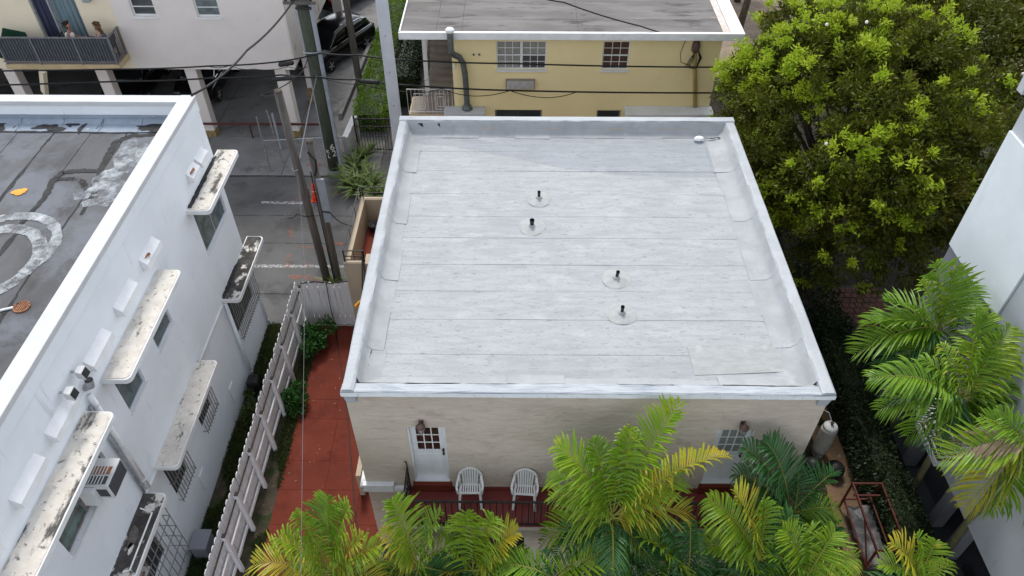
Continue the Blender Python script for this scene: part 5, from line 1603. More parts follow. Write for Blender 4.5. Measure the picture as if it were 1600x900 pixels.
for y in (12.85, 11.62, 9.82, 8.95, 6.6, 4.2):
    MB().box(10.62, 10.92, y - .14, y + .14, 0, 2.42).build('column', 'rgrey', G, bevel=.01)
MB().wall('x', 10.98, .15, 9.9, 13.0, 0, 2.42).build('parking_wall', 'slate', G)
MB().wall('x', 18, .2, -3, 13.0, 0, 2.42).build('parking_wall', 'slate', G)
MB().box(10.95, 11.1, 5.0, 8.6, .0, .16).build('kerb', 'tar', G)
# balcony with white bars
bl = MB().box(GX - .62, GX - .002, 9.45, 10.6, 3.15, 3.30).build('balcony', 'rlight', G)
MB().box(GX - .58, GX - .004, 9.5, 10.55, 3.301, 3.315).build('tile_floor', 'brick', bl)
for k in range(5):
    z = 3.45 + k * .18
    MB().bar((GX - .58, 9.5, z), (GX - .58, 10.55, z), .035).bar((GX - .58, 9.5, z), (GX - .01, 9.5, z), .035).bar((GX - .58, 10.55, z), (GX - .01, 10.55, z), .035).build('balcony_bar', 'whitepaint', bl)
MB().box(GX - .35, GX - .031, 13.05, 13.25, 10.4, 10.75).build('corner_block', 'rlight', G)

# ================================================================== THE RIGHT SIDE YARD
tk = thing('gas_tank', (8.33, 11.85, .03), 'grey upright gas tank with pale domed top beside the house', 'tank')
MB().lathe((8.33, 11.85, .18), [(.17, 0), (.21, .06), (.215, .3), (.215, .95), (.20, 1.08)], 24).build('body', 'tank', tk, smooth=True)
MB().lathe((8.33, 11.85, 1.26), [(.20, 0), (.17, .06), (.09, .105), (.03, .115)], 24).build('dome', 'lwhite', tk, smooth=True)
MB().lathe((8.33, 11.85, .03), [(.16, 0), (.16, .16)], 20).build('foot_ring', 'tank', tk)
MB().lathe((8.33, 11.85, 1.37), [(.03, 0), (.03, .05), (.045, .06), (.045, .09)], 10).build('valve', 'bin', tk)
MB().tube([(8.33, 11.85, 1.42), (8.28, 12.1, 1.55), (8.1, 12.3, 1.5), (7.8, 12.35, 1.2)], .014, 6).build('hose', 'greymetal', tk)
t2 = thing('meter_box', (8.0, 12.45, 0), 'small grey meter box behind the gas tank', 'meter box')
MB().box(7.85, 8.15, 12.35, 12.6, .9, 1.35).build('box', 'tank', t2, bevel=.02)
MB().tube([(8.0, 12.47, 0), (8.0, 12.47, .9)], .03, 8).build('post', 'greymetal', t2)
def ball_bag(x, y, r, label):
    m_ = MB()
    rn = random.Random(int(x * 100))
    pr = []
    for i in range(9):
        a = math.pi * i / 8 - math.pi / 2
        pr.append((max(.02, r * math.cos(a) * (1 + rn.uniform(-.06, .06))), r * .9 + r * .9 * math.sin(a)))
    m_.lathe((x, y, 0.03), pr, 16)
    tag(m_.build('rubbish_bag', 'bin', smooth=True, org=(x, y, 0.03)), label, 'bag')
ball_bag(8.55, 11.2, .26, 'black rubbish bag in front of the gas tank on the brown path')
ball_bag(8.02, 11.35, .22, 'black rubbish bag between the gas tank and the house corner')
rk = thing('metal_rack', (8.75, 9.3, 0), 'red oxide angle iron rack standing in the shaded side yard', 'rack')
RX0, RX1, RY0, RY1, RZ1 = 8.42, 9.14, 8.42, 10.2, 1.22
for x in (RX0, RX1):
    for y in (RY0, RY1):
        MB().bar((x, y, 0), (x, y, RZ1), .045).build('leg', 'rustiron', rk)
for z in (.45, RZ1 - .023):
    for x in (RX0, RX1):
        MB().bar((x, RY0 + .025, z), (x, RY1 - .025, z), .04).build('side_bar', 'rustiron', rk)
    for y in (RY0, RY1):
        MB().bar((RX0 + .025, y, z), (RX1 - .025, y, z), .04).build('cross_bar', 'rustiron', rk)
for x in (8.62, 8.95):
    MB().bar((x, RY0 + .03, RZ1 - .45), (x, RY1 - .03, RZ1 - .45), .03).build('inner_bar', 'rustiron', rk)
MB().bar((RX0 + .03, 10.0, RZ1 - .25), (RX1 - .03, 10.0, RZ1 - .25), .04).build('cross_bar', 'rustiron', rk)
MB().bar((RX0, RY0 + .02, .48), (RX0, RY0 + .85, RZ1 - .05), .03).build('brace', 'rustiron', rk)
# crumpled grey tarpaulin inside the rack
v = []
nx, ny = 14, 30
for j in range(ny + 1):
    for i in range(nx + 1):
        x = 8.44 + .66 * i / nx
        y = 8.35 + 1.75 * j / ny
        z = .34 + .26 * noise.noise((x * 2.3, y * 1.7, 1.7)) + .12 * noise.noise((x * 6, y * 5, 4)) + .05 * noise.noise((x * 15, y * 13, 2))
        v.append((x, y, max(.05, z)))
tp = MB().add(v, [(j * (nx + 1) + i, j * (nx + 1) + i + 1, (j + 1) * (nx + 1) + i + 1, (j + 1) * (nx + 1) + i) for j in range(ny) for i in range(nx)]).build('tarpaulin', 'tarp', smooth=True, org=(8.75, 9.2, .05))
tag(tp, 'crumpled grey tarpaulin heaped inside the red rack', 'tarpaulin')

# ================================================================== POLES AND CABLES
gp = thing('utility_pole', (-7.4, 25.35, 0), 'thick green stained wooden utility pole with grey conduit and painted numbers', 'utility pole')
MB().tube([(-7.42, 25.35, 0), (-7.40, 25.35, 4), (-7.38, 25.35, 10)], [.29, .265, .23], 20).build('shaft', 'wood_green', gp, smooth=True)
MB().box(-7.19, -7.05, 25.12, 25.26, 0, 9.9).build('conduit', 'conduit', gp, bevel=.03)
MB().tube([(-7.64, 25.2, 0), (-7.62, 25.2, 9.9)], .03, 8).build('conduit', 'conduit', gp)
MB().tube([(-7.62, 25.12, 6.72), (-7.40, 25.02, 6.78), (-7.1, 25.12, 6.72)], .05, 8).build('clamp', 'iron', gp)
MB().bar((-8.0, 25.06, 6.95), (-6.9, 25.06, 6.95), .09, .11).build('crossarm', 'wood_grey', gp)
for x in (-7.9, -7.7, -7.05):
    MB().lathe((x, 25.06, 7.0), [(.02, 0), (.05, .03), (.05, .08), (.03, .12), (.05, .14), (.02, .18)], 10).build('insulator', 'iron', gp)
for zb in (5.12, 4.18):
    MB().tube([(-7.68, 25.08, zb), (-7.40, 25.03, zb), (-7.12, 25.08, zb)], .025, 6).build('bracket', 'greymetal', gp)
def text_mesh(s, size):
    cu = bpy.data.curves.new('text', 'FONT')
    cu.body = s
    cu.size = size
    cu.align_x = 'CENTER'
    cu.extrude = .002
    ob = bpy.data.objects.new('text', cu)
    C.objects.link(ob)
    me = bpy.data.meshes.new_from_object(ob.evaluated_get(bpy.context.evaluated_depsgraph_get()))
    bpy.data.objects.remove(ob)
    me.materials.append(M['chalk'])
    return me
for ch_, x, z, s in (('6', -7.30, 1.02, .38), ('2', -7.27, .72, .38), ('K', -7.50, .86, .24), ('L', -7.49, .64, .24)):
    o = bpy.data.objects.new('painted_number', text_mesh(ch_, s))
    C.objects.link(o)
    o.parent = gp
    dx = x + 7.41
    yy = 25.35 - math.sqrt(max(.0, .288 ** 2 - dx * dx)) - .006
    o.location = (x + 7.4, yy - 25.35, z)
    o.rotation_euler = (R(90), 0, math.atan2(dx, math.sqrt(.288 ** 2 - dx * dx)))
def stub(x, y, h, r, label, lean=0.0):
    t = thing('stub_pole', (x, y, 0), label, 'pole', 'cut off wooden poles in the alley')
    MB().tube([(x, y, 0), (x + lean * .5, y, h * .5), (x + lean, y, h)], [r, r * .93, r * .86], 14).build('shaft', 'wood_grey', t, smooth=True)
    MB().lathe((x + lean, y, h), [(r * .86, 0), (r * .8, .05), (r * .5, .07)], 12).build('cap', 'bark', t)
    return t
pa = stub(-6.50, 18.66, 7.2, .135, 'taller cut off grey wooden pole in the alley', -.13)
pb_ = stub(-6.13, 18.70, 5.55, .125, 'shorter cut off grey wooden pole with a grey metal cable guard', .05)
MB().box(-6.08, -5.84, 18.50, 18.57, 2.7, 4.36).build('cable_guard', 'conduit', pb_, bevel=.012)
MB().bar((-6.10, 18.48, 3.15), (-5.82, 18.48, 3.12), .03).build('strap', 'iron', pb_)
MB().tube([(-6.23, 18.57, 0), (-6.21, 18.57, 3.0), (-6.2, 18.57, 4.6)], .018, 6).build('cable', 'wire', pb_)
MB().tube([(-6.15, 18.55, 5.3), (-5.95, 18.5, 5.05), (-6.0, 18.5, 4.65), (-6.08, 18.52, 4.5)], .03, 6).build('cable', 'wire', pb_)
MB().tube([(-6.72, 18.55, 4.75), (-6.66, 18.50, 4.66), (-6.55, 18.53, 4.7)], .02, 6).build('bracket', 'greymetal', pa)
cpl = thing('concrete_pole', (-4.0, 22.0, 0), 'square pale concrete utility pole between the hedge and the yellow house', 'utility pole')
MB().add([(-4.28, 21.86, 0), (-3.90, 21.86, 0), (-3.90, 22.2, 0), (-4.28, 22.2, 0), (-4.22, 21.88, 13), (-3.92, 21.88, 13), (-3.92, 22.18, 13), (-4.22, 22.18, 13)],
         [(0, 3, 2, 1), (4, 5, 6, 7), (0, 1, 5, 4), (1, 2, 6, 5), (2, 3, 7, 6), (3, 0, 4, 7)]).build('shaft', 'conc_pole', cpl, bevel=.025)
for k in range(7):
    MB().tube([(-4.07, 21.86, 2.5 + k * 1.2), (-4.07, 21.845, 2.5 + k * 1.2)], .016, 8).build('bolt_hole', 'tar', cpl)
def cable(pts, r, label, m='wire', sag=.0, name='overhead_cable'):
    out = []
    for i in range(len(pts) - 1):
        a, b = Vector(pts[i]), Vector(pts[i + 1])
        for k in range(8):
            t = k / 8
            p = a.lerp(b, t)
            p.z -= sag * 4 * t * (1 - t)
            out.append(p)
    out.append(Vector(pts[-1]))
    o = MB().tube(out, r, 6).build(name, m, smooth=True, org=tuple(pts[0]))
    return tag(o, label, 'cable')
cable([(-24, 25.0, 4.35), (-14.5, 25.0, 4.49), (-11.1, 25.0, 4.63), (-8.73, 25.0, 4.79), (-7.05, 25.0, 5.14), (-5.7, 25.0, 5.08), (-3.88, 24.9, 4.94), (-.23, 24.9, 4.83), (6.9, 24.9, 4.72), (20, 24.9, 4.8)], .028, 'upper long black cable strung past the green pole and yellow house', sag=.03)
cable([(-24, 25.0, 3.7), (-14.66, 25.0, 4.0), (-11.2, 25.0, 4.15), (-8.6, 25.0, 4.29), (-7.2, 25.0, 4.19), (-5.8, 25.0, 4.12), (-3.98, 24.9, 3.95), (-.23, 24.9, 3.76), (7.07, 24.9, 3.7), (20, 24.9, 3.8)], .03, 'lower long black cable strung past the green pole and yellow house', sag=.03)
cable([(-7.0, 24.9, 4.18), (-5.7, 24.9, 3.98), (-3.9, 24.85, 3.70), (-2.8, 24.85, 3.84), (-1.6, 24.85, 3.55), (-.3, 24.85, 3.78), (1.0, 24.85, 3.50), (2.1, 24.85, 3.72)], .014, 'thin slack wire looping under the lower long cable', sag=.06)
cable([(-7.6, 25.0, 4.62), (-8.3, 25.0, 4.62), (-9.6, 25.0, 4.52), (-10.4, 25.0, 4.66), (-11.2, 25.0, 4.62)], .012, 'thin slack wire looping left of the green pole', sag=.08)
cable([(-8.05, 16.58, 8.28), (-7.9, 20.5, 7.5), (-7.6, 25.0, 7.06)], .03, 'thick black cable from the white parapet corner up to the green pole', sag=.12)
cable([(-7.5, 24.95, 5.0), (-7.75, 24.2, 4.7), (-8.4, 22.0, 5.2), (-6.66, 18.66, 7.2)], .018, 'black cable from the green pole down to the taller stub pole', sag=.1)
cable([(-.2, 24.6, 7.6), (1.52, 25.0, 7.02), (4.24, 25.2, 6.10), (5.95, YY - .25, 5.66)], .024, 'black service cable dropping to the mast on the yellow wall', sag=.05)
cable([(-7.3, 25.0, 4.35), (-6.95, 22.0, 4.6), (-6.62, 18.8, 4.6)], .02, 'pale guy wire from the green pole to the stub poles', 'wirepale')
cable([(-6.62, 18.55, 4.66), (-6.2, 17.33, 5.0), (-5.1, 13.2, 5.4), (-3.5, 5.68, 6.0), (-2.6, 2.0, 6.3)], .0045, 'very thin pale wire running down over the red driveway', 'wirepale')
cable([(-5.85, 18.5, 3.1), (-5.4, 18.42, 2.7), (-4.85, 18.3, 2.85)], .016, 'short black cable from the cable guard to the rear landing', sag=.1)
cable([(-6.42, 18.55, 2.95), (-6.9, 18.5, 3.05), (-7.25, 18.6, 2.8)], .014, 'short black cable sagging left from the stub poles', sag=.08)
for k, (a, b, r, l) in enumerate((((-8.62, 24.96, 4.70), (-8.05, 24.96, 4.80), .085, 'grey black splice case on the upper cable left of the green pole'), ((-8.98, 24.96, 4.12), (-8.1, 24.96, 4.20), .075, 'black splice case on the lower cable left of the green pole'), ((-5.78, 24.96, 4.08), (-5.05, 24.94, 4.04), .085, 'black splice case on the lower cable over the hedge'))):
    a, b = Vector(a), Vector(b)
    t = thing('splice_case', a, l, 'splice case', 'splice cases on the cables')
    MB().tube([a, a.lerp(b, .08), a.lerp(b, .92), b], [r * .5, r, r, r * .5], 10).build('case', 'bin', t, smooth=True)
    for q in (.2, .5, .8):
        MB().tube([a.lerp(b, q), a.lerp(b, q + .04)], r * 1.12, 10).build('band', 'iron', t)
# traffic cone and a red extinguisher at the pole foot, chain link panel and thin posts
cn = thing('traffic_cone', (-7.75, 23.2, 0), 'orange red traffic cone tipped behind the stub poles', 'traffic cone')
MB().box(-7.95, -7.57, 23.02, 23.4, 0, .04).build('base', 'cone', cn, bevel=.02)
MB().lathe((-7.76, 23.2, .04), [(.15, 0), (.13, .12), (.06, .68), (.05, .70)], 18).build('body', 'cone', cn, smooth=True)
MB().lathe((-7.76, 23.2, .42), [(.098, 0), (.076, .16)], 18).build('white_band', 'whitepaint', cn, smooth=True)
ex = thing('fire_bottle', (-8.12, 23.3, 0), 'dark red bottle with white collar beside the traffic cone', 'bottle')
MB().lathe((-8.12, 23.3, 0), [(.10, 0), (.11, .03), (.11, .36), (.07, .45)], 16).build('body', 'tail', ex, smooth=True)
MB().lathe((-8.12, 23.3, .45), [(.072, 0), (.072, .14)], 14).build('collar', 'lwhite', ex, smooth=True)
MB().lathe((-8.12, 23.3, .59), [(.04, 0), (.05, .06), (.03, .12)], 12).build('cap', 'tail', ex, smooth=True)
cl = thing('chain_link_panel', (-8.9, 26.2, 0), 'grey chain link panel with leaning pipe posts in front of the car park', 'fence')
for a, b in (((-9.95, 25.0, 0), (-10.1, 25.4, 2.3)), ((-9.6, 25.6, 0), (-9.9, 26.1, 2.2))):
    MB().tube([a, b], .035, 8).build('post', 'bars', cl)
for z in (1.15, ):
    MB().tube([(-10.0, 25.2, 1.35), (-6.9, 25.75, 1.2)], .022, 6).build('rail', 'greymetal', cl)
ms_ = MB()
for k in range(16):
    u = k * .10
    ms_.tube([(-8.6 + u, 25.75, .1), (-8.6 + u + .5, 25.75, 1.15)], .006, 4, False)
    ms_.tube([(-8.1 + u, 25.75, .1), (-8.6 + u, 25.75, 1.15)], .006, 4, False)
ms_.build('mesh', 'bars', cl)
# low white wall and black gate at the far end of the path
lw = MB().prism([(-7.10, 25.95), (-6.85, 25.95), (-6.72, 27.6), (-6.97, 27.6)], 0, 1.05).build('low_wall', 'lwhite', org=(-6.9, 26.6, 0), bevel=.02)
tag(lw, 'short stained white wall between the strap plants and the hedge', 'wall')
ig = thing('iron_gate', (-5.7, 26.5, 0), 'dark iron bar gate beside the low white wall', 'gate')
for z in (.12, 1.2, 1.55):
    MB().bar((-6.6, 26.5, z), (-4.7, 26.5, z), .04).build('rail', 'iron', ig)
b0 = None
for k in range(16):
    x = -6.55 + k * .12
    if b0 is None:
        b0 = MB().bar((x, 26.5, .02), (x, 26.5, 1.6), .02).build('bar', 'iron', ig)
    else:
        piece(b0, ig, (-5.7 + k * .12, 26.5, 0))
for x in (-6.62, -4.68):
    MB().bar((x, 26.5, 0), (x, 26.5, 1.7), .06).build('post', 'iron', ig)
kb = MB().prism([(-7.9, 29.0), (-7.72, 29.0), (-7.2, 39.5), (-7.38, 39.5)], 0, .28).build('hedge_kerb', 'concrete', bevel=.02)
struct(kb)
# ================================================================== PLANTS
def frond(parent, base, tip, col, arch, seed):
    """one pinnate palm leaf: arched rib with two rows of drooping leaflets"""
    r = random.Random(seed)
    b, t = Vector(base), Vector(tip)
    L = (t - b).length
    mid = (b + t) / 2 + Vector((0, 0, 1)) * (arch * L * .75)
    k1 = b.lerp(mid, .75)
    def bez(u):
        return b * ((1 - u) ** 2) + mid * (2 * u * (1 - u)) + t * (u * u)
    n = max(16, int(L / .052))
    o = Vector(ORG[parent.name])
    V, F = [], []
    ribs = []
    twist = r.uniform(-.5, .5)
    for i in range(n + 1):
        u = i / n
        ribs.append((bez(u), .016 * (1 - u) + .004))
    m = MB()
    m.tube([p for p, _ in ribs[::2]], [q for _, q in ribs[::2]], 5)
    lmax = min(.82, .42 * L + .17) * r.uniform(.9, 1.1)
    vee = r.uniform(.35, .95)
    gl = r.uniform(.15, .6)
    for i in range(int(n * .14), n + 1):
        u = i / n
        p = bez(u)
        T = (bez(min(1, u + .02)) - bez(max(0, u - .02))).normalized()
        S = T.cross(Vector((0, 0, 1)))
        S = S.normalized() if S.length > 1e-3 else Vector((1, 0, 0))
        U = S.cross(T).normalized()
        S2 = S * math.cos(twist) + U * math.sin(twist)
        U2 = U * math.cos(twist) - S * math.sin(twist)
        ln = lmax * (math.sin(math.pi * min(1, (u * .80 + .17))) ** .6)
        fw = .55 + .75 * u ** 2
        for s in (-1, 1):
            if r.random() < .03:
                continue
            l_ = ln * r.uniform(.86, 1.12)
            d = (S2 * s + T * fw + U2 * vee * r.uniform(.6, 1.3)).normalized()
            d = (d + Vector((r.uniform(-.08, .08), r.uniform(-.08, .08), r.uniform(-.06, .06)))).normalized()
            w = (.013 + .010 * (l_ / .6)) * r.uniform(.8, 1.2)
            wd = d.cross(U2 * .8 + S2 * (-s) * .5).normalized()
            g_ = (gl + r.uniform(-.12, .18)) * (1.0 if r.random() < .93 else 1.7)
            pts = []
            for q in (0, .3, .6, .85, 1.0):
                c = p + d * (l_ * q) + Vector((0, 0, -1)) * (l_ * g_ * q ** 2.6) - d * (l_ * .34 * g_ * q ** 2.6)
                ww = w * (.45 + 1.6 * q * (1.25 - q)) * (1 - .93 * (q ** 4))
                nn_ = d.cross(wd).normalized()
                pts += [c + wd * ww, c + nn_ * (ww * .55), c - wd * ww]
            a = len(V)
            V += [tuple(x) for x in pts]
            F += [(a + 3 * q + e, a + 3 * q + e + 1, a + 3 * q + e + 4, a + 3 * q + e + 3) for q in range(4) for e in (0, 1)]
    f = MB().add(V, F).build('frond', col, parent, fix=False)
    m.build('rib', 'rachis', f, smooth=True)
    return f
PALMS = [
    ((-3.73, 7.0, 2.91), [
        ((-3.57, 7.5, 4.98), 'fg', 0.35),
        ((-4.18, 7.3, 4.75), 'fy', 0.35),
        ((-5.26, 7.0, 3.2), 'fo', 0.45),
        ((-3.04, 7.3, 3.83), 'fo', 0.25),
        ((-2.72, 7.2, 3.66), 'fy', 0.2),
        ((-4.7, 7.2, 3.94), 'fy', 0.4),
        ((-4.38, 6.7, 2.62), 'fy', 0.3),
        ((-2.64, 6.8, 3.02), 'fo', 0.3),
        ((-3.18, 7.4, 4.83), 'fy', 0.3),
    ]),
    ((-1.98, 7.2, 2.9), [
        ((-2.43, 7.7, 4.51), 'fy', 0.35),
        ((-2.67, 7.4, 3.8), 'fo', 0.25),
        ((-3.28, 7.3, 2.52), 'fy', 0.3),
        ((-1.5, 7.7, 4.08), 'fg', 0.3),
        ((-1.22, 7.4, 3.35), 'fy', 0.3),
        ((-2.24, 6.9, 1.9), 'fy', 0.3),
        ((-2.89, 7.1, 2.36), 'fo', 0.3),
        ((-1.43, 7.2, 2.18), 'fy', 0.3),
    ]),
    ((-0.89, 7.2, 2.63), [
        ((-0.99, 7.7, 4.04), 'fy', 0.4),
        ((0.01, 7.5, 3.66), 'fo', 0.4),
        ((-0.43, 7.6, 4.08), 'fy', 0.4),
        ((-1.49, 7.5, 3.63), 'fg', 0.3),
        ((0.22, 7.3, 3.08), 'fy', 0.3),
        ((-1.42, 7.0, 2.16), 'fy', 0.3),
        ((-0.06, 7.1, 2.42), 'fy', 0.3),
        ((-1.96, 7.2, 2.32), 'fo', 0.3),
    ]),
    ((1.93, 7.6, 4.17), [
        ((0.77, 8.1, 5.81), 'fy', 0.45),
        ((3.04, 8.6, 6.51), 'fy', 0.25),
        ((1.45, 8.3, 5.69), 'fg', 0.35),
        ((2.18, 8.5, 5.87), 'fy', 0.4),
        ((4.05, 8.2, 5.4), 'fo', 0.5),
        ((3.19, 8.0, 4.96), 'fy', 0.45),
        ((0.71, 7.8, 4.56), 'fy', 0.5),
        ((0.55, 7.6, 2.99), 'fy', 0.6),
        ((2.83, 7.5, 3.22), 'fo', 0.4),
        ((1.61, 7.3, 2.62), 'fy', 0.5),
        ((3.43, 7.7, 4.16), 'fo', 0.45),
        ((0.77, 8.0, 5.16), 'fy', 0.3),
        ((2.43, 7.3, 2.49), 'fg', 0.4),
    ]),
    ((3.53, 6.9, 2.78), [
        ((2.9, 7.4, 4.3), 'fd', 0.35),
        ((3.39, 7.4, 4.33), 'fd', 0.35),
        ((3.93, 7.2, 3.51), 'fd', 0.35),
        ((2.77, 7.1, 3.53), 'fd', 0.4),
        ((2.43, 7.2, 4.11), 'fy', 0.4),
        ((4.09, 6.9, 2.94), 'fd', 0.3),
    ]),
    ((4.87, 7.1, 3.37), [
        ((3.7, 7.6, 4.87), 'fy', 0.35),
        ((4.2, 7.7, 4.94), 'fo', 0.35),
        ((4.79, 7.6, 4.8), 'fg', 0.4),
        ((5.39, 7.5, 4.41), 'fd', 0.4),
        ((3.67, 7.2, 3.82), 'fy', 0.4),
        ((5.66, 7.2, 3.54), 'fg', 0.4),
        ((4.25, 7.0, 2.87), 'fy', 0.3),
    ]),
    ((5.71, 8.0, 3.67), [
        ((4.48, 8.5, 5.26), 'fd', 0.35),
        ((4.9, 8.6, 5.3), 'fd', 0.45),
        ((5.77, 8.5, 4.44), 'fd', 0.3),
        ((6.41, 8.4, 4.53), 'fd', 0.3),
        ((6.73, 8.1, 3.51), 'fg', 0.5),
        ((5.03, 8.2, 4.07), 'fd', 0.4),
        ((6.57, 7.9, 2.93), 'fg', 0.4),
        ((4.41, 8.3, 4.62), 'fd', 0.35),
    ]),
    ((5.77, 6.8, 3.38), [
        ((5.15, 7.2, 4.41), 'fy', 0.4),
        ((6.15, 7.2, 4.33), 'fy', 0.45),
        ((6.7, 7.0, 3.69), 'fy', 0.45),
        ((4.87, 7.0, 3.82), 'fg', 0.4),
        ((6.97, 6.8, 2.92), 'fy', 0.4),
        ((5.68, 7.3, 4.38), 'fg', 0.4),
        ((4.79, 6.8, 3.17), 'fy', 0.3),
    ]),
    ((7.97, 6.8, 3.23), [
        ((7.74, 7.2, 4.25), 'fy', 0.35),
        ((7.29, 7.1, 4.13), 'fo', 0.35),
        ((8.09, 7.1, 4.2), 'fy', 0.35),
        ((8.67, 7.0, 3.46), 'fy', 0.4),
        ((7.16, 6.9, 3.64), 'fy', 0.35),
        ((8.56, 6.8, 2.95), 'fg', 0.3),
    ]),
    ((0.81, 6.8, 3.09), [
        ((-0.22, 7.0, 3.29), 'fg', 0.45),
        ((0.55, 7.2, 3.45), 'fd', 0.4),
        ((1.29, 7.2, 3.3), 'fy', 0.4),
        ((1.86, 7.1, 3.67), 'fy', 0.4),
        ((0.09, 6.8, 2.78), 'fd', 0.3),
        ((1.73, 6.8, 3.11), 'fg', 0.3),
    ]),
    ((2.89, 7.3, 1.74), [
        ((2.07, 7.6, 3.01), 'fd', 0.4),
        ((2.72, 7.7, 3.24), 'fd', 0.35),
        ((3.29, 7.6, 2.9), 'fg', 0.4),
        ((1.98, 7.3, 2.18), 'fd', 0.4),
        ((3.62, 7.3, 2.21), 'fd', 0.4),
    ]),
    ((4.61, 7.3, 1.68), [
        ((3.84, 7.6, 2.77), 'fd', 0.4),
        ((4.42, 7.7, 3.0), 'fg', 0.35),
        ((4.98, 7.6, 2.79), 'fd', 0.4),
        ((3.78, 7.3, 2.06), 'fd', 0.4),
        ((5.35, 7.3, 2.09), 'fg', 0.4),
    ]),
    ((8.99, 11.0, 6.05), [
        ((8.56, 11.5, 7.42), 'fg', 0.25),
        ((9.05, 11.5, 7.32), 'fy', 0.2),
        ((7.57, 11.3, 5.85), 'fg', 0.3),
        ((7.49, 11.0, 5.2), 'fg', 0.4),
        ((7.93, 11.5, 6.34), 'fg', 0.3),
        ((8.38, 10.6, 5.51), 'fg', 0.5),
        ((10.15, 11.5, 6.27), 'fg', 0.3),
        ((10.72, 11.2, 5.48), 'fd', 0.45),
        ((9.65, 10.7, 5.19), 'fg', 0.4),
        ((8.0, 10.6, 4.63), 'fd', 0.5),
        ((8.54, 11.6, 6.82), 'fy', 0.25),
        ((9.57, 11.5, 6.83), 'fg', 0.3),
        ((7.74, 11.2, 5.49), 'fy', 0.35),
        ((8.39, 10.8, 4.73), 'fg', 0.45),
        ((8.88, 10.5, 4.99), 'fd', 0.5),
    ]),
    ((9.02, 9.5, 5.57), [
        ((9.32, 10.4, 7.07), 'fy', 0.25),
        ((9.71, 10.2, 6.91), 'fy', 0.3),
        ((7.15, 9.7, 5.95), 'fg', 0.45),
        ((8.08, 9.1, 4.84), 'fg', 0.5),
        ((10.29, 9.8, 5.87), 'fg', 0.3),
        ((10.35, 9.5, 5.2), 'fg', 0.4),
        ((8.85, 9.0, 4.77), 'fy', 0.45),
        ((10.0, 9.1, 4.64), 'fg', 0.4),
        ((7.66, 9.5, 5.49), 'fd', 0.4),
        ((8.17, 10.0, 6.21), 'fg', 0.3),
        ((9.01, 10.4, 7.19), 'fg', 0.25),
        ((7.43, 9.4, 5.3), 'fg', 0.45),
        ((8.55, 9.0, 4.53), 'fd', 0.5),
        ((9.47, 9.0, 4.54), 'fg', 0.45),
        ((10.17, 10.1, 6.4), 'fy', 0.3),
        ((8.57, 10.2, 6.37), 'fy', 0.25),
    ]),
    ((9.36, 8.0, 6.15), [
        ((8.6, 8.4, 6.42), 'fg', 0.3),
        ((8.25, 8.2, 5.33), 'fy', 0.4),
        ((8.92, 7.8, 4.32), 'fo', 0.45),
        ((9.29, 7.7, 4.38), 'fg', 0.35),
        ((10.04, 7.7, 4.27), 'fg', 0.4),
        ((8.49, 8.3, 5.57), 'fb', 0.5),
        ((9.59, 8.3, 6.8), 'fg', 0.3),
        ((10.48, 8.0, 5.18), 'fg', 0.3),
        ((8.89, 8.5, 6.52), 'fg', 0.3),
    ]),
]
PLAB = ['yellowing palm at the left bottom corner leaning over the red driveway',
        'yellow green palm in front of the corner of the stucco house',
        'palm with curled yellow leaflets in front of the terrace railing below the chairs',
        'largest bright palm in front of the stucco wall right of the chairs',
        'dark green palm with fan like leaves at the bottom edge under the largest palm',
        'yellow green palm in the middle of the terrace bed right of the dark one',
        'dark green palm with arching leaves in front of the second door',
        'lime green palm with drooping leaves at the bottom edge beside the red rack',
        'small lime palm at the bottom edge in front of the red rack',
        'low green palm at the bottom edge below the largest palm',
        'dark palm low between the largest palm and the fan leaved dark one',
        'dark palm low at the bottom edge left of the drooping lime palm',
        'tall green palm standing highest against the grey house wall',
        'tall lime tipped palm in front of the grey house, middle of three',
        'palm with brown dead leaves at the right edge of the picture']
for i, (c, fr) in enumerate(PALMS):
    tall = i >= 12
    t = thing('palm', (c[0], c[1], 0), PLAB[i], 'palm', 'palms round the stucco house')
    c = Vector(c)
    rr = random.Random(70 + i)
    stems = 1 if tall else 3
    for k in range(stems):
        bx = c + Vector((rr.uniform(-.25, .25), rr.uniform(-.2, .2), 0)) * (0 if tall else 1)
        r0 = .075 if tall else .04
        if tall:
            bx = Vector(((10.3, 12.3, 0), (10.35, 10.55, 0), (10.35, 8.7, 0))[i - 12])
        MB().tube([(bx.x, bx.y, 0), (bx.x * .6 + c.x * .4, bx.y * .6 + c.y * .4, c.z * .5), (c.x, c.y, c.z - .45), (c.x, c.y, c.z + .02)], [r0 * 1.25, r0, r0 * .9, r0 * .6], 10).build('stem', 'palmstem', t, smooth=True)
    MB().tube([(c.x, c.y, c.z - .6), (c.x, c.y, c.z - .2), (c.x, c.y, c.z + .08)], [.05, .07 if tall else .05, .02], 9).build('crownshaft', 'fg', t, smooth=True)
    for k, (tip, col, arch) in enumerate(fr):
        b = c + Vector((rr.uniform(-.04, .04), rr.uniform(-.04, .04), rr.uniform(-.1, .05)))
        frond(t, b, tip, col, arch, 1000 + i * 40 + k)
    # lower leaves hang below the crown where the terrace and the beds are seen through
    if not tall:
        for k in range(7):
            a = 6.283 * k / 7 + rr.uniform(-.3, .3)
            frond(t, c + Vector((0, 0, -.15)), c + Vector((1.1 * math.cos(a), .7 * math.sin(a) - .3, rr.uniform(-.9, -.2))), rr.choice(['fd', 'fg', 'fd', 'fd']), .3, 1500 + i * 10 + k)

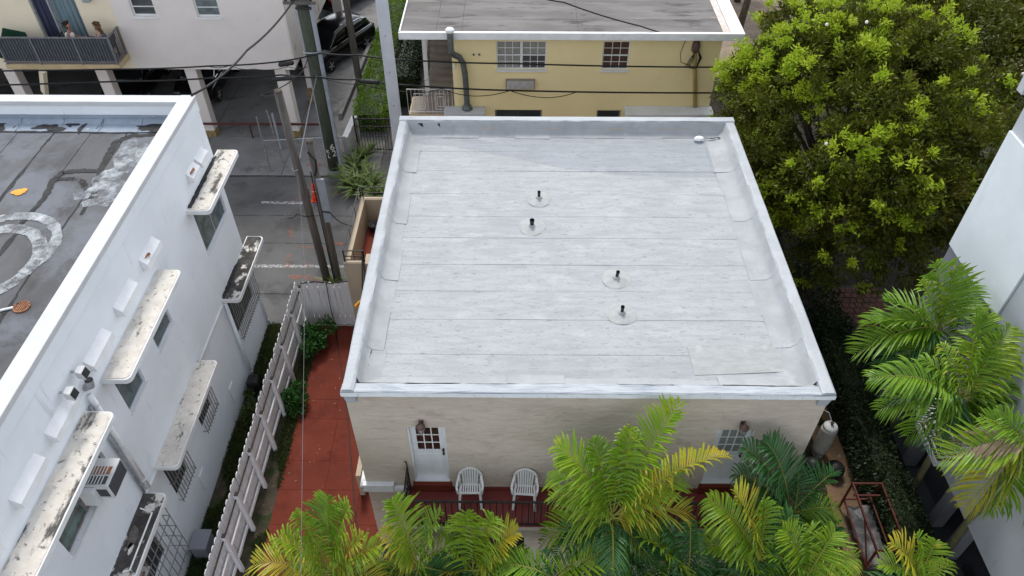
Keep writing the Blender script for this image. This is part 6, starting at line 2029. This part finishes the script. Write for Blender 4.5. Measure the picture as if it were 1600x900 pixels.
# ------------------------------------------------------------------ the big tree
rng = np.random.default_rng(3)
tr = thing('broadleaf_tree', (10.6, 19.6, 0), 'big round tree with dark olive crown and lime green tufts', 'tree')
trunk = MB()
trunk.tube([(10.6, 19.6, 0), (10.5, 19.5, 1.2), (10.6, 19.7, 2.4)], [.36, .28, .25], 12)
trunk.build('trunk', 'bark', tr, smooth=True)
CC, CR = np.array([10.25, 19.95, 5.0]), np.array([4.45, 5.35, 4.0])
lobes = []
while len(lobes) < 125:
    d = rng.normal(0, 1, 3)
    d /= np.linalg.norm(d)
    if d[2] < -.75:
        continue
    q = rng.uniform(.62, .90) if rng.random() < .82 else rng.uniform(.2, .6)
    p = CC + CR * d * q
    r_ = rng.uniform(.6, 1.15) * (1.0 if q > .6 else .9)
    if any(np.linalg.norm(p - l[0]) < .55 * (r_ + l[1]) * .8 for l in lobes) and rng.random() < .75:
        continue
    lobes.append((p, r_))
lm = MB()
for p, r_ in lobes[:40]:
    a = Vector((10.6, 19.7, 2.3))
    b = Vector(p)
    m_ = a.lerp(b, .5) + Vector((rng.uniform(-.3, .3), rng.uniform(-.3, .3), -.3))
    lm.tube([a, m_, b], [.12, .07, .025], 6)
lm.build('limb', 'bark', tr, smooth=True)
PD, ND, PM_, NM_, PB, NB_ = [], [], [], [], [], []
for p, r_ in lobes:
    ntuft = int(46 * r_ ** 2) + 8
    for k in range(ntuft):
        d = rng.normal(0, 1, 3)
        d /= np.linalg.norm(d)
        if d[2] < -.55:
            d[2] *= -1
        c = p + d * r_ * rng.uniform(.72, 1.05) * np.array([1, 1, .85])
        if c[0] < 6.5 and c[1] < 19.6:
            continue
        out = (c - CC) / CR
        on = np.linalg.norm(out)
        out = out / (on + 1e-6)
        n = 34
        off = rng.normal(0, .085, (n, 3))
        nrm = np.tile(d * .7 + out * .4 + np.array([0, 0, .1]), (n, 1))
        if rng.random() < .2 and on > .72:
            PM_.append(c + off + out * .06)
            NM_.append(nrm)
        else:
            PD.append(c + off)
            ND.append(nrm)
# lime bunches on outer twigs, densest left: the sunlit side painted by leaf colour
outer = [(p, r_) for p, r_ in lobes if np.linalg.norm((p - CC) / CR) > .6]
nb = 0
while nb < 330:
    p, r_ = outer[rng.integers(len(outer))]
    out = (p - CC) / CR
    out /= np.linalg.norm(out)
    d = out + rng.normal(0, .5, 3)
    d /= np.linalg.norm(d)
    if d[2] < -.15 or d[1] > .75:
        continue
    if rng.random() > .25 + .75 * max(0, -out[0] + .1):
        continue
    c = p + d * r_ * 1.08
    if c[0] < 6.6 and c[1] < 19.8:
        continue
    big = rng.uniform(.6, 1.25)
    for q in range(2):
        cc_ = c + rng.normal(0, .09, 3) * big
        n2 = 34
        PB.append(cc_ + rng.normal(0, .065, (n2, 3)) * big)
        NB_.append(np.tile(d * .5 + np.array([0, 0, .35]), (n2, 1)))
    nb += 1
org = (10.6, 19.6, 0)
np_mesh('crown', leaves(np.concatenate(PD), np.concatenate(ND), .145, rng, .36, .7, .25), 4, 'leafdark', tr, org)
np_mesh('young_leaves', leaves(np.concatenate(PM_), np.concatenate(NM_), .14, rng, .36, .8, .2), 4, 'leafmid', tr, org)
np_mesh('lit_lime_tufts', leaves(np.concatenate(PB), np.concatenate(NB_), .125, rng, .40, .8, .25), 4, 'leafbright', tr, org)
t2r = thing('rear_tree', (15.5, 25.0, 0), 'second leafy tree behind the right side of the big crown', 'tree')
MB().tube([(15.5, 25.0, 0), (15.4, 25.1, 4.0)], [.3, .2], 10).build('trunk', 'bark', t2r, smooth=True)
P2, N2 = [], []
for k in range(80):
    d = rng.normal(0, 1, 3)
    d /= np.linalg.norm(d)
    d[2] = abs(d[2]) * .9 - .2
    p = np.array([15.0, 24.6, 5.4]) + d * np.array([4.4, 5.0, 2.8]) * rng.uniform(.6, .95)
    for q in range(36):
        dd = rng.normal(0, 1, 3)
        dd /= np.linalg.norm(dd)
        dd[2] = abs(dd[2])
        P2.append(p + dd * 1.05 + rng.normal(0, .12, (20, 3)))
        N2.append(np.tile(dd, (20, 1)))
np_mesh('crown', leaves(np.concatenate(P2), np.concatenate(N2), .17, rng, .40, .8, .25), 4, 'leafdark', t2r, (15.5, 25.0, 0))
# pale round blooms on the crown, each its own little ball
nb = 0
while nb < 7:
    d = rng.normal(0, 1, 3)
    d /= np.linalg.norm(d)
    if d[1] > .1 or d[2] < .0:
        continue
    p = CC + CR * d * 1.08
    if p[0] < 7.0:
        continue
    MB().lathe((p[0], p[1], p[2] - .05), [(.01, 0), (.035, .015), (.045, .045), (.033, .075), (.01, .09)], 10).build('bloom', 'blossom', tr, smooth=True)
    nb += 1

def leaf_mass(name, label, cat, P, N, size, m, loc, group=None, wid=.45, spread=.8, stem=None, droop=0.0):
    t = thing(name, loc, label, cat, group)
    np_mesh('foliage', leaves(np.asarray(P), np.asarray(N), size, rng, wid, spread, droop), 4, m, t, loc)
    if stem:
        stem(t)
    return t

def box_points(x0, x1, y0, y1, z0, z1, n, skew=lambda p: p):
    """points on the shell of a clipped hedge"""
    A = [(x1 - x0) * (y1 - y0), (y1 - y0) * (z1 - z0), (y1 - y0) * (z1 - z0), (x1 - x0) * (z1 - z0)]
    A = np.array(A) / sum(A)
    P, N = [], []
    for k in range(n):
        f = rng.choice(4, p=A)
        u, v = rng.random(), rng.random()
        j = rng.normal(0, .05)
        if f == 0:
            P.append((x0 + (x1 - x0) * u, y0 + (y1 - y0) * v, z1 + j))
            N.append((0, 0, 1))
        elif f == 1:
            P.append((x0 + j, y0 + (y1 - y0) * u, z0 + (z1 - z0) * v))
            N.append((-1, 0, .3))
        elif f == 2:
            P.append((x1 + j, y0 + (y1 - y0) * u, z0 + (z1 - z0) * v))
            N.append((1, 0, .3))
        else:
            P.append((x0 + (x1 - x0) * u, y0 + j, z0 + (z1 - z0) * v))
            N.append((0, -1, .3))
    return np.array(P), np.array(N)

def hedge(x0, x1, y0, y1, h, n, label, m='hedge', size=.11, lean=0.0):
    t = thing('hedge', ((x0 + x1) / 2, y0, 0), label, 'hedge')
    P, N = box_points(x0, x1, y0, y1, .1, h, n)
    for i in range(len(P)):
        w = noise.noise((P[i][0] * 1.3, P[i][1] * 1.3, P[i][2] * 1.3))
        P[i] += N[i] * w * .16
        P[i][0] += lean * (P[i][1] - y0)
    np_mesh('foliage', leaves(P, N, size, rng, .45, .8), 4, m, t, ((x0 + x1) / 2, y0, 0))
    k = (y1 - y0) * lean
    MB().add([(x0 + .1, y0 + .1, 0), (x1 - .1, y0 + .1, 0), (x1 - .1 + k, y1, 0), (x0 + .1 + k, y1, 0), (x0 + .1, y0 + .1, h - .12), (x1 - .1, y0 + .1, h - .12), (x1 - .1 + k, y1, h - .12), (x0 + .1 + k, y1, h - .12)],
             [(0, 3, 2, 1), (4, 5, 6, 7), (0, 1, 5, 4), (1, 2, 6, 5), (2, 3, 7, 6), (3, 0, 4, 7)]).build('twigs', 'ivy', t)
    return t
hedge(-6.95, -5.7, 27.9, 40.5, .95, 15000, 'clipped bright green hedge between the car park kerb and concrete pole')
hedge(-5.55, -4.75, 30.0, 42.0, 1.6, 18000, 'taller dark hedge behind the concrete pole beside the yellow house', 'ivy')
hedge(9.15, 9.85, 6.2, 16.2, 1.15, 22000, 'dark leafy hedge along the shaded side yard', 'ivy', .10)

# dark shrubs filling the shade below the tree
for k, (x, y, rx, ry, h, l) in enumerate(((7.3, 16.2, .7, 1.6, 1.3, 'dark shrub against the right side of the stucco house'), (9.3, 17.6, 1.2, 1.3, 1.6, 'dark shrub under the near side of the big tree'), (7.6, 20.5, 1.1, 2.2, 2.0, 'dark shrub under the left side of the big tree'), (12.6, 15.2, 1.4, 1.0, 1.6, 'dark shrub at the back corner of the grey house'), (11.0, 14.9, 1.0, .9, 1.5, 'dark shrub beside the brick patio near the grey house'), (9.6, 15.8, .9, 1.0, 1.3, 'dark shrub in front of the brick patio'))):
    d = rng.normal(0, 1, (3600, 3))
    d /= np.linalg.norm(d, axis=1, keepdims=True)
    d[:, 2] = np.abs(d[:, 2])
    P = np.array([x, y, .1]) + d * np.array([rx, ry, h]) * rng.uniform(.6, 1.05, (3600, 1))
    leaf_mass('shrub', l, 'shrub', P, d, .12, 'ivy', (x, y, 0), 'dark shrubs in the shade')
# small shrubs and weeds along the fence
for k, (x, y, r_, h, n, m, l) in enumerate(((-6.22, 15.75, .42, .95, 1500, 'shrub', 'bushy green shrub in the corner of fence and gate'), (-6.38, 13.35, .40, .85, 1300, 'shrub', 'bushy green shrub halfway along the fence'),
                                            (-7.55, 13.0, .28, .5, 600, 'grass', 'small green weed clump behind the fence by the white wall'))):
    d = rng.normal(0, 1, (n, 3))
    d /= np.linalg.norm(d, axis=1, keepdims=True)
    d[:, 2] = np.abs(d[:, 2])
    lob = np.column_stack([rng.normal(0, r_ * .5, 9), rng.normal(0, r_ * .75, 9), rng.uniform(0, h * .55, 9)])
    ls = rng.uniform(.3, .65, 9)
    wh_ = rng.integers(0, 9, n)
    P = np.array([x, y, .05]) + lob[wh_] + d * np.array([r_, r_, h * .7]) * ls[wh_][:, None] * rng.uniform(.4, 1.1, (n, 1))
    leaf_mass('fence_shrub', l, 'shrub', P, d, .13, m, (x, y, 0), wid=.6)
def weeds(name, x0, x1, y0, y1, n, m, size, label, z=0.0, patch=.0):
    P = np.column_stack([rng.uniform(x0, x1, n * 3), rng.uniform(y0, y1, n * 3), np.full(n * 3, z)])
    keep = np.array([noise.noise((p[0] * 1.4, p[1] * .9, 7.7)) > patch for p in P])
    P = P[keep][:n]
    N = np.tile(np.array([0, 0, 1.0]), (len(P), 1))
    o = np_mesh(name, leaves(P, N, size, rng, .22, .5), 4, m, None, ((x0 + x1) / 2, (y0 + y1) / 2, z))
    tag(o, label, 'grass', kind='stuff')
weeds('grass', -7.98, -6.85, 4, 16.6, 26000, 'grass', .13, 'short grass and weeds between the white house and the fence', patch=-.18)
weeds('grass', -6.62, -6.28, 4, 16.4, 7000, 'grass', .12, 'weeds along the driveway side of the fence', patch=-.02)
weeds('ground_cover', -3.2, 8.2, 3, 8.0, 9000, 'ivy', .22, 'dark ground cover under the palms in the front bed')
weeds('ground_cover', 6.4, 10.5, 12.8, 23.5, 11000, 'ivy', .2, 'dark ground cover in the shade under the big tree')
# strap leaved plants by the gate
def strap_plant(x, y, n, L, label, seed):
    t = thing('strap_plant', (x, y, 0), label, 'plant', 'strap leaved plants beside the low white wall')
    r = random.Random(seed)
    for k in range(n):
        a = r.uniform(0, 6.283)
        el = r.uniform(.55, 1.35)
        l_ = L * r.uniform(.7, 1.15)
        w = r.uniform(.035, .058)
        d = Vector((math.cos(a) * math.cos(el), math.sin(a) * math.cos(el), math.sin(el)))
        s = Vector((-math.sin(a), math.cos(a), 0))
        v = []
        for q in (0, .25, .5, .75, 1):
            c = Vector((x, y, .02)) + d * (l_ * q) + Vector((math.cos(a), math.sin(a), -1.1)) * (l_ * .32 * q * q)
            ww = w * (1 - .9 * q ** 3)
            v += [c + s * ww, c - s * ww]
        MB().add(v, [(2 * i, 2 * i + 1, 2 * i + 3, 2 * i + 2) for i in range(4)]).build('leaf', 'strap', t, smooth=True, fix=False)
sp_ = [(-6.55, 25.2, 'rear strap leaved plant touching the low white wall'), (-6.2, 24.5, 'strap leaved plant in the middle of the clump by the gate'), (-6.75, 24.2, 'strap leaved plant nearest the green pole foot'),
       (-5.7, 24.1, 'strap leaved plant at the right end of the clump'), (-6.25, 23.7, 'strap leaved plant at the front of the clump'), (-6.3, 26.0, 'small strap leaved plant against the iron gate'), (-5.5, 23.4, 'strap leaved plant nearest the rear landing')]
for k, (x, y, l) in enumerate(sp_):
    strap_plant(x, y, 34, .95, l, 20 + k)
strap_plant(-6.28, 18.5, 22, .55, 'low tuft of strap leaves at the foot of the stub poles', 40)
# slender trunk beside the car, and a palm trunk with dark leaves behind the yellow house
t = thing('bare_trunk', (-7.35, 31.6, 0), 'slender brown palm trunk in front of the parked black car', 'tree')
sg = []
for k in range(40):
    u = k / 39
    sg.append((-7.35 - .12 * u, 31.6 + .25 * u, 9.5 * u))
MB().tube(sg, [.15 + (.012 if k % 2 else 0) - .03 * k / 39 for k in range(40)], 10).build('trunk', 'wood_grey', t, smooth=True)
for k in range(9):
    a = 6.283 * k / 9
    frond(t, (-7.47, 31.85, 9.5), (-7.47 + 1.9 * math.cos(a), 31.85 + 1.9 * math.sin(a), 9.6), 'fg', .35, 3000 + k)
t = thing('rear_palm', (11.9, 39.0, 0), 'dark green palm with leaning trunk behind the yellow house', 'palm')
MB().tube([(11.3, 37.2, 0), (11.8, 38.2, 2.0), (12.6, 39.2, 4.2)], [.2, .17, .14], 10).build('stem', 'bark', t, smooth=True)
for k in range(10):
    a = 6.283 * k / 10
    frond(t, (12.6, 39.2, 4.2), (12.6 + 1.9 * math.cos(a), 39.2 + 1.9 * math.sin(a), 3.6), 'fd', .45, 3100 + k)
for k, (x, y, r_, l) in enumerate(((12.2, 41.5, 1.8, 'leafy dark tree behind the dark rear palm'), (16.5, 36.0, 2.6, 'leafy tree far behind the crown of the big tree'))):
    t = thing('rear_tree', (x, y, 0), l, 'tree')
    MB().tube([(x, y, 0), (x + .1, y, 2.5)], [.2, .12], 8).build('trunk', 'bark', t, smooth=True)
    d = rng.normal(0, 1, (5000, 3))
    d /= np.linalg.norm(d, axis=1, keepdims=True)
    rad = r_ * (1 + .25 * np.sin(d[:, 0:1] * 7) * np.cos(d[:, 1:2] * 6))
    P = np.array([x, y, 3.0]) + d * rad * rng.uniform(.7, 1.05, (5000, 1))
    np_mesh('crown', leaves(P, d, .2, rng, .45, .8), 4, 'leafdark', t, (x, y, 0))

# leaf litter blown over the driveway and the terrace
P = np.column_stack([rng.uniform(-6.25, -3.5, 130), rng.uniform(5, 16.4, 130), np.full(130, .022)])
P = np.concatenate([P, np.column_stack([rng.uniform(-2.2, 5.5, 26), rng.uniform(8.3, 8.95, 26), np.full(26, 2.652)])])
V = leaves(P, np.tile(np.array([0, 0, .02]), (len(P), 1)), .07, rng, .5, 1.0)
V[:, 2] = np.repeat(P[:, 2], 4) + np.abs(V[:, 2] - np.repeat(P[:, 2], 4)) * .25
tag(np_mesh('leaf_litter', V, 4, 'fb', None, (-5, 10, 0)), 'dry leaf litter scattered over the red driveway', 'leaf litter', kind='stuff')
